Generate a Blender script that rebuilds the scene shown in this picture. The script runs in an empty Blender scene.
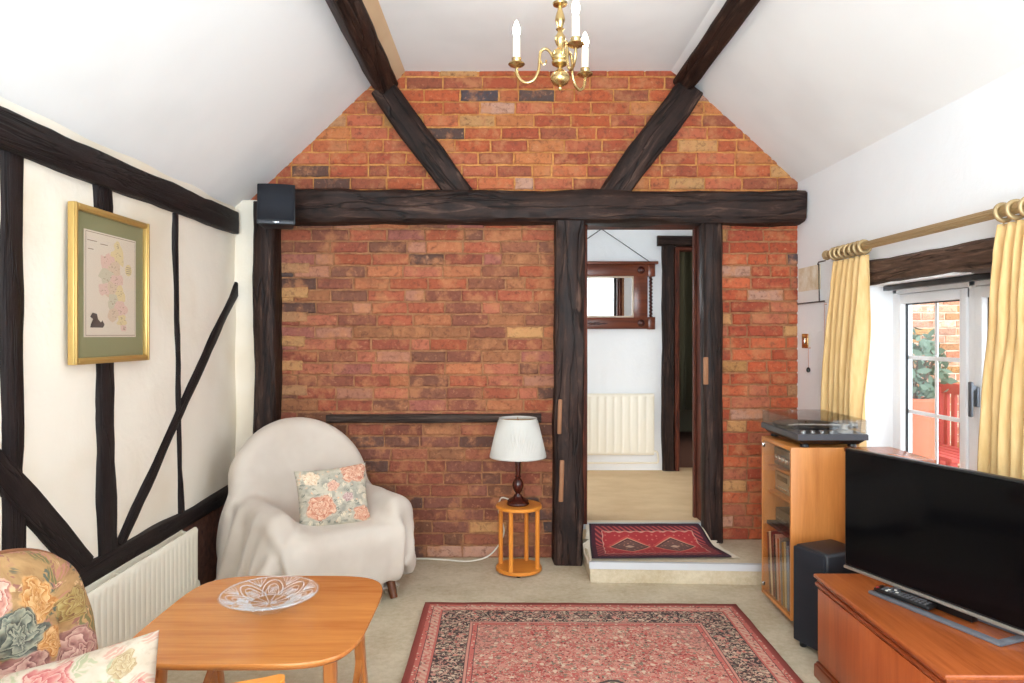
import bpy, bmesh, math, random
import numpy as np
from mathutils import Vector, Matrix, Euler, noise as mnoise

# ------------------------------------------------------------------ camera, world, light, exposure
SC = bpy.context.scene
COL = SC.collection
F = 700.0            # focal length in pixels of the 1024x683 frame
CX, CY = 505.0, 335.0
CAMZ = 1.33
cam_d = bpy.data.cameras.new('camera')
cam_d.sensor_width = 36.0
cam_d.lens = F / 1024 * 36
cam_d.shift_x = (512 - CX) / 1024
cam_d.shift_y = (CY - 341.5) / 1024
cam_d.clip_start = 0.02
cam = bpy.data.objects.new('camera', cam_d)
COL.objects.link(cam)
cam.location = (0, 0, CAMZ)
cam.rotation_euler = (math.pi / 2, 0, 0)
SC.camera = cam

SC.view_settings.view_transform = 'Standard'
SC.view_settings.look = 'None'
SC.view_settings.gamma = 1
SC.view_settings.use_curve_mapping = False
SC.view_settings.exposure = 0.19
SC.cycles.max_bounces = 14
SC.cycles.diffuse_bounces = 9

world = bpy.data.worlds.new('world')
SC.world = world
world.use_nodes = True
world.node_tree.nodes['Background'].inputs[0].default_value = (0.80, 0.91, 1.0, 1)
world.node_tree.nodes['Background'].inputs[1].default_value = 3.8


def area_light(name, loc, rot, sx, sy, power, color):
    d = bpy.data.lights.new(name, 'AREA')
    d.shape = 'RECTANGLE'
    d.size, d.size_y, d.energy, d.color = sx, sy, power, color
    o = bpy.data.objects.new(name, d)
    COL.objects.link(o)
    o.location = loc
    o.rotation_euler = rot
    return o


# fill added out of view: rear and near right windows, ceiling, hall and passage
area_light('rear_fill_daylight', (-2.4, -14.0, 3.0), (math.radians(90), 0, 0), 8.0, 5.6, 1450, (0.95, 0.975, 1.0))  # light from behind left, coming in by an added rear window
area_light('ceiling_fill_bounce', (-0.2, -4.4, 0.0), (math.radians(180), 0, 0), 5.0, 4.6, 2050, (0.62, 0.84, 1.0))  # upward light added outside the rear opening to lift the ceiling
area_light('side_fill_daylight', (1.98, 0.75, 1.3), (0, math.radians(90), 0), 1.2, 1.3, 14, (0.82, 0.92, 1.0))  # added behind an unseen second window in the right wall
area_light('hall_fill_daylight', (-1.12, 5.15, 1.55), (0, math.radians(-90), 0), 1.2, 1.0, 3.5, (1.0, 0.98, 0.95))  # added on the hidden side of the hall to brighten its walls
area_light('passage_fill_light', (2.35, 6.6, 2.2), (0, math.radians(60), 0), 0.6, 0.6, 5, (1.0, 0.95, 0.88))  # added so the passage does not go black

# ------------------------------------------------------------------ helpers
R = random.Random(7)


def P(px, py, Y):
    return Vector(((px - CX) / F * Y, Y, CAMZ + (CY - py) / F * Y))


def lin(r, g, b):
    f = lambda c: (c / 255 / 12.92) if c / 255 <= 0.04045 else ((c / 255 + 0.055) / 1.055) ** 2.4
    return (f(r), f(g), f(b), 1)


class S:
    """a shader socket with arithmetic"""
    def __init__(s, nb, sock): s.nb, s.s = nb, sock
    def _o(s, op, b=None, c=None): return s.nb.math(op, s, b, c)
    def __add__(s, b): return s._o('ADD', b)
    __radd__ = __add__
    def __sub__(s, b): return s._o('SUBTRACT', b)
    def __rsub__(s, b): return s.nb.math('SUBTRACT', b, s)
    def __mul__(s, b): return s._o('MULTIPLY', b)
    __rmul__ = __mul__
    def __truediv__(s, b): return s._o('DIVIDE', b)
    def abs(s): return s._o('ABSOLUTE')
    def lt(s, b): return s._o('LESS_THAN', b)
    def gt(s, b): return s._o('GREATER_THAN', b)
    def min(s, b): return s._o('MINIMUM', b)
    def max(s, b): return s._o('MAXIMUM', b)
    def sin(s): return s._o('SINE')


class NB:
    """material builder: principled shader plus procedural nodes"""
    def __init__(s, name, base=(0.5, 0.5, 0.5, 1), rough=0.6, **kw):
        s.m = bpy.data.materials.new(name)
        s.m.use_nodes = True
        s.nt = s.m.node_tree
        s.p = s.nt.nodes['Principled BSDF']
        s.out = s.nt.nodes['Material Output']
        s.set('Base Color', base)
        s.set('Roughness', rough)
        for k, v in kw.items():
            s.set(k.replace('_', ' '), v)

    def link(s, val, sock):
        if isinstance(val, S):
            s.nt.links.new(val.s, sock)
        elif isinstance(val, (int, float)) and hasattr(sock.default_value, '__len__'):
            sock.default_value = [val] * len(sock.default_value)
        else:
            sock.default_value = val

    def set(s, k, v): s.link(v, s.p.inputs[k])

    def node(s, t): return s.nt.nodes.new(t)

    def math(s, op, a, b=None, c=None):
        n = s.node('ShaderNodeMath')
        n.operation = op
        for i, v in enumerate((a, b, c)):
            if v is not None:
                s.link(v, n.inputs[i])
        return S(s, n.outputs[0])

    def coord(s, kind='Object'):
        return S(s, s.node('ShaderNodeTexCoord').outputs[kind])

    def map(s, v, scale=(1, 1, 1), loc=(0, 0, 0), rot=(0, 0, 0)):
        n = s.node('ShaderNodeMapping')
        s.link(v, n.inputs[0])
        n.inputs[1].default_value = loc
        n.inputs[2].default_value = rot
        n.inputs[3].default_value = scale
        return S(s, n.outputs[0])

    def sep(s, v):
        n = s.node('ShaderNodeSeparateXYZ')
        s.link(v, n.inputs[0])
        return [S(s, o) for o in n.outputs]

    def comb(s, x, y, z=0.0):
        n = s.node('ShaderNodeCombineXYZ')
        for i, v in enumerate((x, y, z)):
            s.link(v, n.inputs[i])
        return S(s, n.outputs[0])

    def noise(s, v, scale=5, detail=3, rough=0.55, dist=0.0, color=False):
        n = s.node('ShaderNodeTexNoise')
        s.link(v, n.inputs['Vector'])
        n.inputs['Scale'].default_value = scale
        n.inputs['Detail'].default_value = detail
        n.inputs['Roughness'].default_value = rough
        n.inputs['Distortion'].default_value = dist
        return S(s, n.outputs['Color' if color else 'Fac'])

    def vor(s, v, scale=5, feature='F1', rand=1.0):
        n = s.node('ShaderNodeTexVoronoi')
        n.feature = feature
        s.link(v, n.inputs['Vector'])
        n.inputs['Scale'].default_value = scale
        n.inputs['Randomness'].default_value = rand
        return S(s, n.outputs['Distance']), (S(s, n.outputs['Color']) if feature != 'DISTANCE_TO_EDGE' else None)

    def wave(s, v, scale=5, dist=2, detail=2, dscale=1.0, direction='X'):
        n = s.node('ShaderNodeTexWave')
        n.bands_direction = direction
        s.link(v, n.inputs['Vector'])
        n.inputs['Scale'].default_value = scale
        n.inputs['Distortion'].default_value = dist
        n.inputs['Detail'].default_value = detail
        n.inputs['Detail Scale'].default_value = dscale
        return S(s, n.outputs['Fac'])

    def mix(s, fac, a, b, blend='MIX'):
        n = s.node('ShaderNodeMix')
        n.data_type = 'RGBA'
        n.blend_type = blend
        s.link(fac, n.inputs[0])
        s.link(a, n.inputs[6])
        s.link(b, n.inputs[7])
        return S(s, n.outputs[2])

    def ramp(s, fac, stops, interp='LINEAR'):
        n = s.node('ShaderNodeValToRGB')
        cr = n.color_ramp
        cr.interpolation = interp
        while len(cr.elements) < len(stops):
            cr.elements.new(0.5)
        for e, (p, c) in zip(cr.elements, stops):
            e.position = p
            e.color = c
        s.link(fac, n.inputs[0])
        return S(s, n.outputs[0])

    def step(s, v, lo, hi):
        n = s.node('ShaderNodeMapRange')
        n.interpolation_type = 'SMOOTHSTEP'
        s.link(v, n.inputs[0])
        n.inputs[1].default_value = lo
        n.inputs[2].default_value = hi
        return S(s, n.outputs[0])

    def attr(s, name):
        n = s.node('ShaderNodeAttribute')
        n.attribute_name = name
        return S(s, n.outputs['Color'])

    def bump(s, h, strength=0.3, dist=0.01):
        n = s.node('ShaderNodeBump')
        n.inputs['Strength'].default_value = strength
        n.inputs['Distance'].default_value = dist
        s.link(h, n.inputs['Height'])
        s.set('Normal', S(s, n.outputs[0]))


def see_through(name, tint, gloss=0.08, rough=0.0, white=0.0, edge=0.7):
    """thin glass: clear or tinted, with a faint reflection"""
    nb = NB(name)
    tr = nb.node('ShaderNodeBsdfTransparent')
    tr.inputs[0].default_value = tint
    gl = nb.node('ShaderNodeBsdfGlossy')
    gl.inputs['Roughness'].default_value = rough
    lw = nb.node('ShaderNodeLayerWeight')
    lw.inputs[0].default_value = 0.5
    f = nb.math('POWER', S(nb, lw.outputs[1]), 5.0) * edge + gloss
    mx = nb.node('ShaderNodeMixShader')
    nb.link(f, mx.inputs[0])
    nb.nt.links.new(tr.outputs[0], mx.inputs[1])
    nb.nt.links.new(gl.outputs[0], mx.inputs[2])
    last = mx.outputs[0]
    if white:
        df = nb.node('ShaderNodeBsdfDiffuse')
        df.inputs[0].default_value = (0.9, 0.9, 0.9, 1)
        m2 = nb.node('ShaderNodeMixShader')
        m2.inputs[0].default_value = white
        nb.nt.links.new(last, m2.inputs[1])
        nb.nt.links.new(df.outputs[0], m2.inputs[2])
        last = m2.outputs[0]
    nb.nt.links.new(last, nb.out.inputs[0])
    return nb.m


def plain(name, c, rough=0.5, **kw):
    nb = NB(name, c, rough, **kw)
    return nb.m


def wood(name, dark, light, axis=0, rough=0.35, scale=6.0, contrast=1.0):
    """fine-grained furniture timber, grain running along the given object axis"""
    nb = NB(name, light, rough)
    sc = [1.0, 1.0, 1.0]
    sc[axis] = 0.07
    v = nb.map(nb.coord(), scale=sc)
    n1 = nb.noise(v, scale * 3, 4, 0.6, 0.6)
    n2 = nb.noise(v, scale * 22, 3, 0.7)
    f = n1 * 0.7 + n2 * 0.3
    nb.set('Base Color', nb.ramp(f, [(0.5 - 0.22 / contrast, dark), (0.5 + 0.2 / contrast, light)]))
    nb.bump(n2, 0.06, 0.002)
    return nb.m


# --- shapes into bmesh
def add_box(bm, c, s, rot=None, bevel=0.0, seg=2, mi=0):
    M = Matrix.Translation(c) @ (rot.to_4x4() if rot is not None else Matrix.Identity(4)) @ Matrix.Diagonal((s[0], s[1], s[2], 1))
    g = bmesh.ops.create_cube(bm, size=1.0, matrix=M)
    vs = g['verts']
    if bevel > 0:
        es = {e for v in vs for e in v.link_edges}
        r = bmesh.ops.bevel(bm, geom=list(es), offset=bevel, segments=seg, profile=0.5, affect='EDGES')
        fs = {f for v in r['verts'] for f in v.link_faces}
    else:
        fs = {f for v in vs for f in v.link_faces}
    for f in fs:
        f.material_index = mi
    return bm


def bx(x0, x1, y0, y1, z0, z1, bevel=0.0, bm=None, mi=0, seg=2):
    bm = bm or bmesh.new()
    return add_box(bm, ((x0 + x1) / 2, (y0 + y1) / 2, (z0 + z1) / 2), (x1 - x0, y1 - y0, z1 - z0), None, bevel, seg, mi)


def add_lathe(bm, prof, c=(0, 0, 0), seg=32, rot=None, cap=True, mi=0, wob=None):
    M = Matrix.Translation(c) @ (rot.to_4x4() if rot is not None else Matrix.Identity(4))
    rings = []
    for k, (r, z) in enumerate(prof):
        ring = []
        for i in range(seg):
            a = 2 * math.pi * i / seg
            rr = r * (wob(k, a) if wob else 1)
            ring.append(bm.verts.new(M @ Vector((rr * math.cos(a), rr * math.sin(a), z))))
        rings.append(ring)
    for a, b in zip(rings, rings[1:]):
        for i in range(seg):
            f = bm.faces.new((a[i], a[(i + 1) % seg], b[(i + 1) % seg], b[i]))
            f.material_index = mi
    if cap:
        for ring, rev in ((rings[0], True), (rings[-1], False)):
            f = bm.faces.new(list(reversed(ring)) if rev else ring)
            f.material_index = mi
    return bm


def add_tube(bm, pts, rad, seg=8, cap=True, mi=0):
    pts = [Vector(p) for p in pts]
    n = len(pts)
    rad = rad if hasattr(rad, '__len__') else [rad] * n
    t0 = (pts[1] - pts[0]).normalized()
    up = Vector((0, 0, 1)) if abs(t0.z) < 0.9 else Vector((1, 0, 0))
    nrm = (up - t0 * up.dot(t0)).normalized()
    rings = []
    for i in range(n):
        t = (pts[min(i + 1, n - 1)] - pts[max(i - 1, 0)]).normalized()
        nrm = (nrm - t * nrm.dot(t)).normalized()
        b = t.cross(nrm)
        rings.append([bm.verts.new(pts[i] + (nrm * math.cos(2 * math.pi * k / seg) + b * math.sin(2 * math.pi * k / seg)) * rad[i]) for k in range(seg)])
    for a, b in zip(rings, rings[1:]):
        for i in range(seg):
            f = bm.faces.new((a[i], a[(i + 1) % seg], b[(i + 1) % seg], b[i]))
            f.material_index = mi
    if cap:
        bm.faces.new(list(reversed(rings[0]))).material_index = mi
        bm.faces.new(rings[-1]).material_index = mi
    return bm


def smooth_path(pts, n=8):
    pts = [Vector(p) for p in pts]
    out = []
    for i in range(len(pts) - 1):
        p0, p1, p2, p3 = pts[max(i - 1, 0)], pts[i], pts[i + 1], pts[min(i + 2, len(pts) - 1)]
        for k in range(n):
            t = k / n
            out.append(0.5 * ((2 * p1) + (p2 - p0) * t + (2 * p0 - 5 * p1 + 4 * p2 - p3) * t * t + (3 * p1 - p0 - 3 * p2 + p3) * t ** 3))
    out.append(pts[-1])
    return out


def add_prism(bm, pts, ax, lo, hi, bevel=0.0, mi=0):
    """polygon (2D points) extruded along axis ax from lo to hi"""
    def v3(p, d):
        q = [p[0], p[1]]
        q.insert(ax, d)
        return Vector(q)
    a = [bm.verts.new(v3(p, lo)) for p in pts]
    b = [bm.verts.new(v3(p, hi)) for p in pts]
    n = len(pts)
    fs = [bm.faces.new(a), bm.faces.new(list(reversed(b)))]
    for i in range(n):
        fs.append(bm.faces.new((a[i], b[i], b[(i + 1) % n], a[(i + 1) % n])))
    if bevel:
        es = [e for e in {e for f in fs[:2] for e in f.edges}]
        r = bmesh.ops.bevel(bm, geom=es, offset=bevel, segments=2, profile=0.5, affect='EDGES')
        fs = [f for f in fs if f.is_valid] + r['faces']
    for f in fs:
        if f.is_valid:
            f.material_index = mi
    return bm


def obj(name, bm, m, parent=None, smooth=True, angle=38, local=False, label=None, kind=None):
    bmesh.ops.recalc_face_normals(bm, faces=bm.faces[:])
    me = bpy.data.meshes.new(name)
    bm.to_mesh(me)
    bm.free()
    for x in (m if isinstance(m, (list, tuple)) else [m]):
        me.materials.append(x)
    if smooth:
        me.polygons.foreach_set('use_smooth', [True] * len(me.polygons))
        me.set_sharp_from_angle(angle=math.radians(angle))
    o = bpy.data.objects.new(name, me)
    COL.objects.link(o)
    if parent is not None:
        o.parent = parent
        if not local:
            inv = Matrix.Identity(4)
            q = parent
            while q is not None:          # parts are written in room coordinates
                inv = q.matrix_basis.inverted() if q.type == 'EMPTY' else inv
                q = q.parent
            o.matrix_parent_inverse = inv if parent.type == 'EMPTY' else Matrix.Identity(4)
    if label:
        o['label'] = label
    if kind:
        o['kind'] = kind
    return o


def tag(o, label, cat, group=None, kind=None):
    o['label'] = label
    o['category'] = cat
    if group:
        o['group'] = group
    if kind:
        o['kind'] = kind
    return o


def thing(name, label, cat, loc=(0, 0, 0), rotz=0.0, group=None):
    o = bpy.data.objects.new(name, None)
    COL.objects.link(o)
    o.empty_display_size = 0.1
    o.location = loc
    o.rotation_euler = (0, 0, rotz)
    return tag(o, label, cat, group)


def struct(name, bm, m, label, cat, parent=None, **kw):
    o = obj(name, bm, m, parent, **kw)
    return tag(o, label, cat, None, 'structure')


def timber(bm, p0, p1, w, d, side, seed=0, wob=0.008, seg=14, cham=0.012):
    """a hand-hewn beam from p0 to p1; w across along `side`, d in the third direction"""
    p0, p1, side = Vector(p0), Vector(p1), Vector(side)
    t = (p1 - p0)
    L = t.length
    t.normalize()
    side = (side - t * side.dot(t)).normalized()
    up = t.cross(side)
    n = max(4, int(L * seg))
    uvl = bm.loops.layers.uv.verify()
    sec = []
    hw, hd = w / 2, d / 2
    c = min(cham, hw * 0.4, hd * 0.4)
    for (sx, sy) in ((1, -1), (1, 1), (-1, 1), (-1, -1)):
        a, b = (sx * hw, sy * (hd - c)), (sx * (hw - c), sy * hd)
        sec += [a, b] if sx * sy > 0 else [b, a]
    # a few mid-face points so faces can waver
    full = []
    for i in range(8):
        a, b = sec[i], sec[(i + 1) % 8]
        full.append(a)
        if math.hypot(a[0] - b[0], a[1] - b[1]) > 0.03:
            full.append(((a[0] + b[0]) / 2, (a[1] + b[1]) / 2))
    rings = []
    for i in range(n + 1):
        s = L * i / n
        ring = []
        for j, (a, b) in enumerate(full):
            q = Vector((s * 3.2 + seed * 7.1, a * 9 + seed, b * 9))
            f1 = mnoise.noise(q) * wob + mnoise.noise(q * 3.1) * wob * 0.45
            k = 1 + f1 / max(0.02, min(hw, hd))
            wv = mnoise.noise(Vector((s * 1.3, seed * 3.3, 0))) * wob * 0.8
            ring.append(bm.verts.new(p0 + t * s + side * (a * k + wv) + up * (b * k)))
        rings.append(ring)
    m = len(full)
    for i in range(n):
        for j in range(m):
            f = bm.faces.new((rings[i][j], rings[i][(j + 1) % m], rings[i + 1][(j + 1) % m], rings[i + 1][j]))
            for lp, (uu, vv) in zip(f.loops, ((i, j), (i, j + 1), (i + 1, j + 1), (i + 1, j))):
                lp[uvl].uv = (uu * L / n + seed * 1.7, vv * 0.05 + seed)
    for ring, rv in ((rings[0], True), (rings[-1], False)):
        f = bm.faces.new(list(reversed(ring)) if rv else ring)
        for lp in f.loops:
            lp[uvl].uv = (lp.vert.co.x, lp.vert.co.z)
    return bm


# ------------------------------------------------------------------ materials
def timber_mat(name, c1, c2, c3):
    nb = NB(name, c1, 0.55)
    uv = nb.coord('UV')
    g = nb.noise(nb.map(uv, scale=(1.6, 14, 1)), 2.0, 6, 0.68, 0.8)
    b = nb.noise(nb.map(uv, scale=(3.0, 5, 1)), 1.6, 4, 0.65)
    crack = (nb.noise(nb.map(uv, scale=(0.7, 9, 1)), 1.7, 3, 0.5, 0.6) - 0.5).abs()
    col = nb.ramp(g, [(0.36, c1), (0.56, c2), (0.74, c3)])
    col = nb.mix(nb.step(b, 0.46, 0.68) * 0.75, col, c1)
    col = nb.mix(nb.step(crack, 0.018, 0.004) * 0.8, col, (c1[0] * 0.4, c1[1] * 0.4, c1[2] * 0.4, 1))
    nb.set('Base Color', col)
    nb.set('Roughness', nb.step(g, 0.3, 0.8) * 0.2 + 0.5)
    nb.set('Specular IOR Level', 0.22)
    nb.bump(g * 0.8 + nb.step(crack, 0.0, 0.03) * 0.5, 0.8, 0.008)
    return nb.m


M_TIMBER = timber_mat('old_dark_oak', lin(26, 15, 12), lin(54, 36, 29), lin(102, 78, 66))
M_TIMBER_BLACK = timber_mat('black_painted_oak', lin(26, 18, 18), lin(38, 29, 28), lin(54, 43, 41))
M_TIMBER_BROWN = timber_mat('brown_varnished_oak', lin(40, 22, 18), lin(70, 40, 32), lin(112, 74, 60))
M_LINTEL = timber_mat('weathered_oak_lintel', lin(58, 42, 34), lin(104, 80, 66), lin(158, 136, 118))
M_STRIP = timber_mat('grey_weathered_strip', lin(48, 38, 34), lin(78, 62, 54), lin(124, 108, 98))
M_LINING = timber_mat('red_brown_door_lining', lin(62, 26, 16), lin(110, 54, 36), lin(146, 84, 60))
M_FADED = timber_mat('pale_bare_oak_patch', lin(140, 96, 66), lin(168, 122, 90), lin(190, 150, 118))


def plaster(name, c, c2, bump=0.25, scale=7.0):
    nb = NB(name, c, 0.85)
    v = nb.coord()
    n = nb.noise(v, scale, 5, 0.6, 0.3)
    n2 = nb.noise(v, 1.3, 3, 0.6)
    nb.set('Base Color', nb.mix(nb.step(n2, 0.42, 0.68), c, c2))
    nb.bump(n, bump, 0.02)
    return nb.m


M_CEIL = plaster('white_ceiling_plaster', lin(244, 242, 240), lin(238, 236, 234), 0.12, 3.0)
M_LEFTWALL = plaster('cream_lime_plaster', lin(246, 236, 220), lin(234, 220, 198), 0.35, 5.0)
M_RIGHTWALL = plaster('white_wall_plaster', lin(243, 244, 246), lin(240, 241, 243), 0.18, 9.0)
M_HALLWALL = plaster('white_hall_plaster', lin(240, 240, 240), lin(234, 235, 236), 0.25, 6.0)
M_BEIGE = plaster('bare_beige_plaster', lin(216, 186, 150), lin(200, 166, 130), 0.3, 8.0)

nb = NB('carpet_beige', lin(190, 172, 142), 0.95)
v = nb.coord()
n = nb.noise(v, 260, 2, 0.7)
n2 = nb.noise(v, 3.5, 4, 0.65)
n3 = nb.noise(v, 38, 3, 0.7)
nb.set('Base Color', nb.mix(n * 0.55, nb.ramp(n2 * 0.6 + n3 * 0.4, [(0.36, lin(188, 170, 140)), (0.62, lin(224, 210, 184))]), lin(168, 150, 122)))
nb.bump(n * 0.7 + n3 * 0.5, 0.6, 0.006)
M_CARPET = nb.m

nb = NB('carpet_hall_sand', lin(214, 186, 148), 0.95)
v = nb.coord()
n = nb.noise(v, 240, 2, 0.7)
n2 = nb.noise(nb.map(v, scale=(1, 1.6, 1)), 2.2, 3, 0.6)
nb.set('Base Color', nb.ramp(n2 * 0.7 + n * 0.3, [(0.35, lin(206, 172, 130)), (0.65, lin(228, 198, 156))]))
nb.bump(n, 0.4, 0.004)
M_HALLCARPET = nb.m

# brick: one colour per brick from a colour attribute, broken up by noise
nb = NB('handmade_brick', lin(170, 85, 60), 0.88)
v = nb.coord()
a = nb.attr('brick_tone')
n = nb.noise(v, 38, 5, 0.7, 0.4)
n2 = nb.noise(v, 10, 4, 0.65)
sp, _ = nb.vor(v, 70, 'F1', 1.0)
n3 = nb.noise(nb.map(v, scale=(1, 1, 2.2)), 4.5, 4, 0.7)
c = nb.mix(nb.step(n, 0.48, 0.70) * 0.65, a, lin(96, 54, 40))
c = nb.mix(nb.step(n2, 0.47, 0.68) * 0.65, c, lin(190, 126, 84))
c = nb.mix(nb.step(n3, 0.54, 0.72) * 0.40, c, lin(120, 78, 56))
c = nb.mix(nb.step(n, 0.42, 0.26) * 0.6, c, lin(206, 150, 112))
nb.set('Base Color', c)
nb.bump(n * 0.8 + n2 * 0.5, 1.0, 0.016)
M_BRICK = nb.m

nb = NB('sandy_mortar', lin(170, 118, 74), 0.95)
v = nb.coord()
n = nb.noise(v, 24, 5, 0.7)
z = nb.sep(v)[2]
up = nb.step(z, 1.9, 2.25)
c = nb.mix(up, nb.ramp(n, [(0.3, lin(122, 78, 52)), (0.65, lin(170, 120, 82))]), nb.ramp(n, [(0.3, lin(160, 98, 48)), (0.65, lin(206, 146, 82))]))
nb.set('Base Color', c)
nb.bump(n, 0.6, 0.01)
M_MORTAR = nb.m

M_TEAK = wood('honey_teak', lin(178, 106, 46), lin(222, 150, 80), 2, 0.38, 5)
M_TABLE = wood('polished_elm_tabletop', lin(168, 92, 40), lin(216, 144, 76), 0, 0.22, 3.2)
M_TABLELEG = wood('elm_leg', lin(160, 88, 40), lin(206, 136, 72), 2, 0.3, 4)
M_ORANGEWOOD = wood('orange_beech', lin(196, 112, 34), lin(226, 146, 58), 2, 0.3, 4)
M_ORANGEWOOD_X = wood('orange_beech_flat', lin(196, 112, 34), lin(226, 146, 58), 0, 0.3, 4)
M_CHERRY_TOP = wood('cherry_top', lin(134, 62, 26), lin(188, 102, 52), 1, 0.24, 4)
M_CHERRY = wood('cherry_panel', lin(150, 66, 26), lin(196, 104, 52), 2, 0.3, 3)
M_CHERRY_DARK = wood('cherry_moulding', lin(112, 44, 18), lin(158, 76, 36), 1, 0.28, 5)
M_MAHOG = plain('mahogany', lin(64, 22, 14), 0.22)
M_CHAIRLEG = wood('walnut_chair_leg', lin(74, 38, 20), lin(120, 68, 38), 2, 0.35, 5)
M_MIRRORWOOD = wood('mahogany_mirror_frame', lin(66, 26, 14), lin(122, 58, 30), 0, 0.25, 5)
M_BRASS = plain('polished_brass', lin(212, 184, 130), 0.27, Metallic=1.0)
M_OLDBRASS = plain('antique_brass_pole', lin(186, 160, 118), 0.42, Metallic=0.55)
M_GOLD = plain('gilt_frame', lin(204, 168, 100), 0.38, Metallic=0.6)
M_CHROME = plain('chrome', lin(200, 200, 202), 0.15, Metallic=1.0)
M_SILVER = plain('brushed_silver', lin(176, 172, 164), 0.35, Metallic=0.7)
M_BLACK = plain('black_plastic', lin(20, 20, 22), 0.38)
M_BLACKSATIN = plain('black_satin_box', lin(26, 27, 32), 0.5)
M_GRILLE = plain('black_speaker_cloth', lin(24, 26, 34), 0.85)
M_CHARCOAL = plain('charcoal_plinth', lin(66, 66, 72), 0.4)
nb = NB('television_glass', lin(7, 7, 9), 0.09)
nb.set('IOR', 1.24)
M_SCREEN = nb.m
M_WHITEPAINT = plain('cream_radiator_enamel', lin(238, 230, 212), 0.38)
M_UPVC = plain('white_window_plastic', lin(240, 242, 246), 0.3)
M_GREYMETAL = plain('grey_handle', lin(112, 116, 124), 0.35, Metallic=0.6)
M_NOSING = plain('pale_grey_step_nosing', lin(196, 196, 198), 0.5)
M_WHITECORD = plain('white_cord', lin(226, 220, 206), 0.5)
M_CANDLE = plain('ivory_candle_tube', lin(248, 240, 222), 0.5)
M_GLASS = see_through('window_glass', (1, 1, 1, 1), 0.02)
M_SMOKE = see_through('smoked_door_glass', (0.93, 0.89, 0.83, 1), 0.03)
M_LID = see_through('clear_smoked_lid', (0.88, 0.87, 0.86, 1), 0.04, 0.0, 0.0, 0.4)
M_PICGLASS = see_through('picture_glass', (1, 1, 1, 1), 0.0)
M_MIRROR = plain('mirror_silver', (0.9, 0.9, 0.9, 1), 0.02, Metallic=1.0)
M_CRYSTAL = see_through('cut_glass', (0.97, 0.98, 0.98, 1), 0.02, 0.02, 0.02, 0.3)
M_CRYSTALCUT = see_through('cut_glass_ridge', (0.97, 0.97, 0.97, 1), 0.05, 0.08, 0.20, 0.3)

nb = NB('lit_bulb', (1, 1, 1, 1), 0.4)
nb.set('Emission Color', (1.0, 0.90, 0.76, 1))
nb.set('Emission Strength', 34.0)
M_BULB = nb.m

nb = NB('cream_woven_throw', lin(204, 190, 176), 0.95)
uv = nb.coord('UV')
w1 = nb.wave(uv, 330, 0.5, 1, 1, 'X')
w2 = nb.wave(uv, 330, 0.5, 1, 1, 'Y')
n = nb.noise(uv, 9, 3, 0.6)
nb.set('Base Color', nb.ramp(n, [(0.3, lin(200, 186, 172)), (0.7, lin(212, 200, 187))]))
nb.bump(w1 * w2 + n * 0.3, 0.25, 0.002)
nb.set('Sheen Weight', 0.15)
M_THROW = nb.m
M_FRINGE = plain('cream_cotton_fringe', lin(204, 190, 170), 0.95)

nb = NB('pleated_white_shade', lin(198, 195, 188), 0.8)
nb.set('Transmission Weight', 0.0)
M_SHADE = nb.m

nb = NB('gold_curtain_cloth', lin(238, 204, 138), 0.9)
v = nb.coord()
n = nb.noise(nb.map(v, scale=(1, 1, 0.15)), 60, 2, 0.6)
nb.set('Base Color', nb.ramp(n, [(0.3, lin(214, 176, 116)), (0.7, lin(228, 194, 138))]))
nb.set('Subsurface Weight', 0.0)
M_CURTAIN = nb.m


def floral(name, ground, blobs, flowers, seed=0.0, scale=1.0, rough=0.9):
    """printed cotton: ground, scattered leaf blobs, and roses at given UV places (u, v, radius)"""
    nb = NB(name, ground[0], rough)
    uv = nb.map(nb.coord('UV'), loc=(seed, seed * 0.7, 0))
    uv0 = nb.coord('UV')
    wob = nb.noise(uv, 9 * scale, 3, 0.6, color=True)
    wv = nb.sep(wob)
    x0, y0, _ = nb.sep(uv0)
    col = nb.ramp(nb.noise(uv, 5 * scale, 4, 0.65, 0.8), [(0.34, ground[0]), (0.6, ground[1])])
    duv = nb.comb(nb.sep(uv)[0] + wv[0] * 0.10, nb.sep(uv)[1] + wv[1] * 0.10)
    for i, (c, sc, th) in enumerate(blobs):
        d, cc = nb.vor(nb.map(duv, loc=(i * 3.7, i * 1.3, 0), scale=(1, 1.5, 1) if i % 2 else (1.4, 1, 1)), sc * scale)
        vein = nb.wave(nb.map(duv, rot=(0, 0, i * 1.1)), 14 * scale, 6, 2)
        k = nb.step(d, th, th * 0.72) * nb.step(vein, 0.12, 0.45)
        col = nb.mix(k * 0.9, col, c)
    for (fx, fy, fr, c_dark, c_mid, c_pale) in flowers:
        dx, dy = x0 - fx + (wv[0] - 0.5) * 0.09, y0 - fy + (wv[1] - 0.5) * 0.09
        r = nb.math('SQRT', dx * dx + dy * dy) / fr
        ang = nb.math('ARCTAN2', dy, dx)
        pn = nb.noise(uv, 26 * scale, 3, 0.6, 0.2)
        rr = r + (ang * 5.0 + fx * 20).sin() * 0.09 + (pn - 0.5) * 0.35
        ring = rr * 3.6 + (ang * 5.0 + rr * 11.0 + fy * 9).sin() * 0.30 + (ang * 3.0 - rr * 6.0).sin() * 0.12
        pet = nb.math('FRACT', ring) * 0.75 + (pn - 0.4) * 0.7
        fc = nb.ramp(pet, [(0.06, c_dark), (0.34, c_mid), (0.82, c_pale)])
        col = nb.mix(nb.step(rr, 1.05, 0.9) * 0.92, col, fc)
    mot = nb.noise(uv, 22 * scale, 4, 0.7)
    col = nb.mix(nb.step(mot, 0.52, 0.72) * 0.35, col, (ground[0][0] * 0.5, ground[0][1] * 0.5, ground[0][2] * 0.5, 1))
    nb.set('Base Color', col)
    nb.bump(nb.noise(uv0, 240, 2, 0.6), 0.15, 0.002)
    return nb.m


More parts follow.
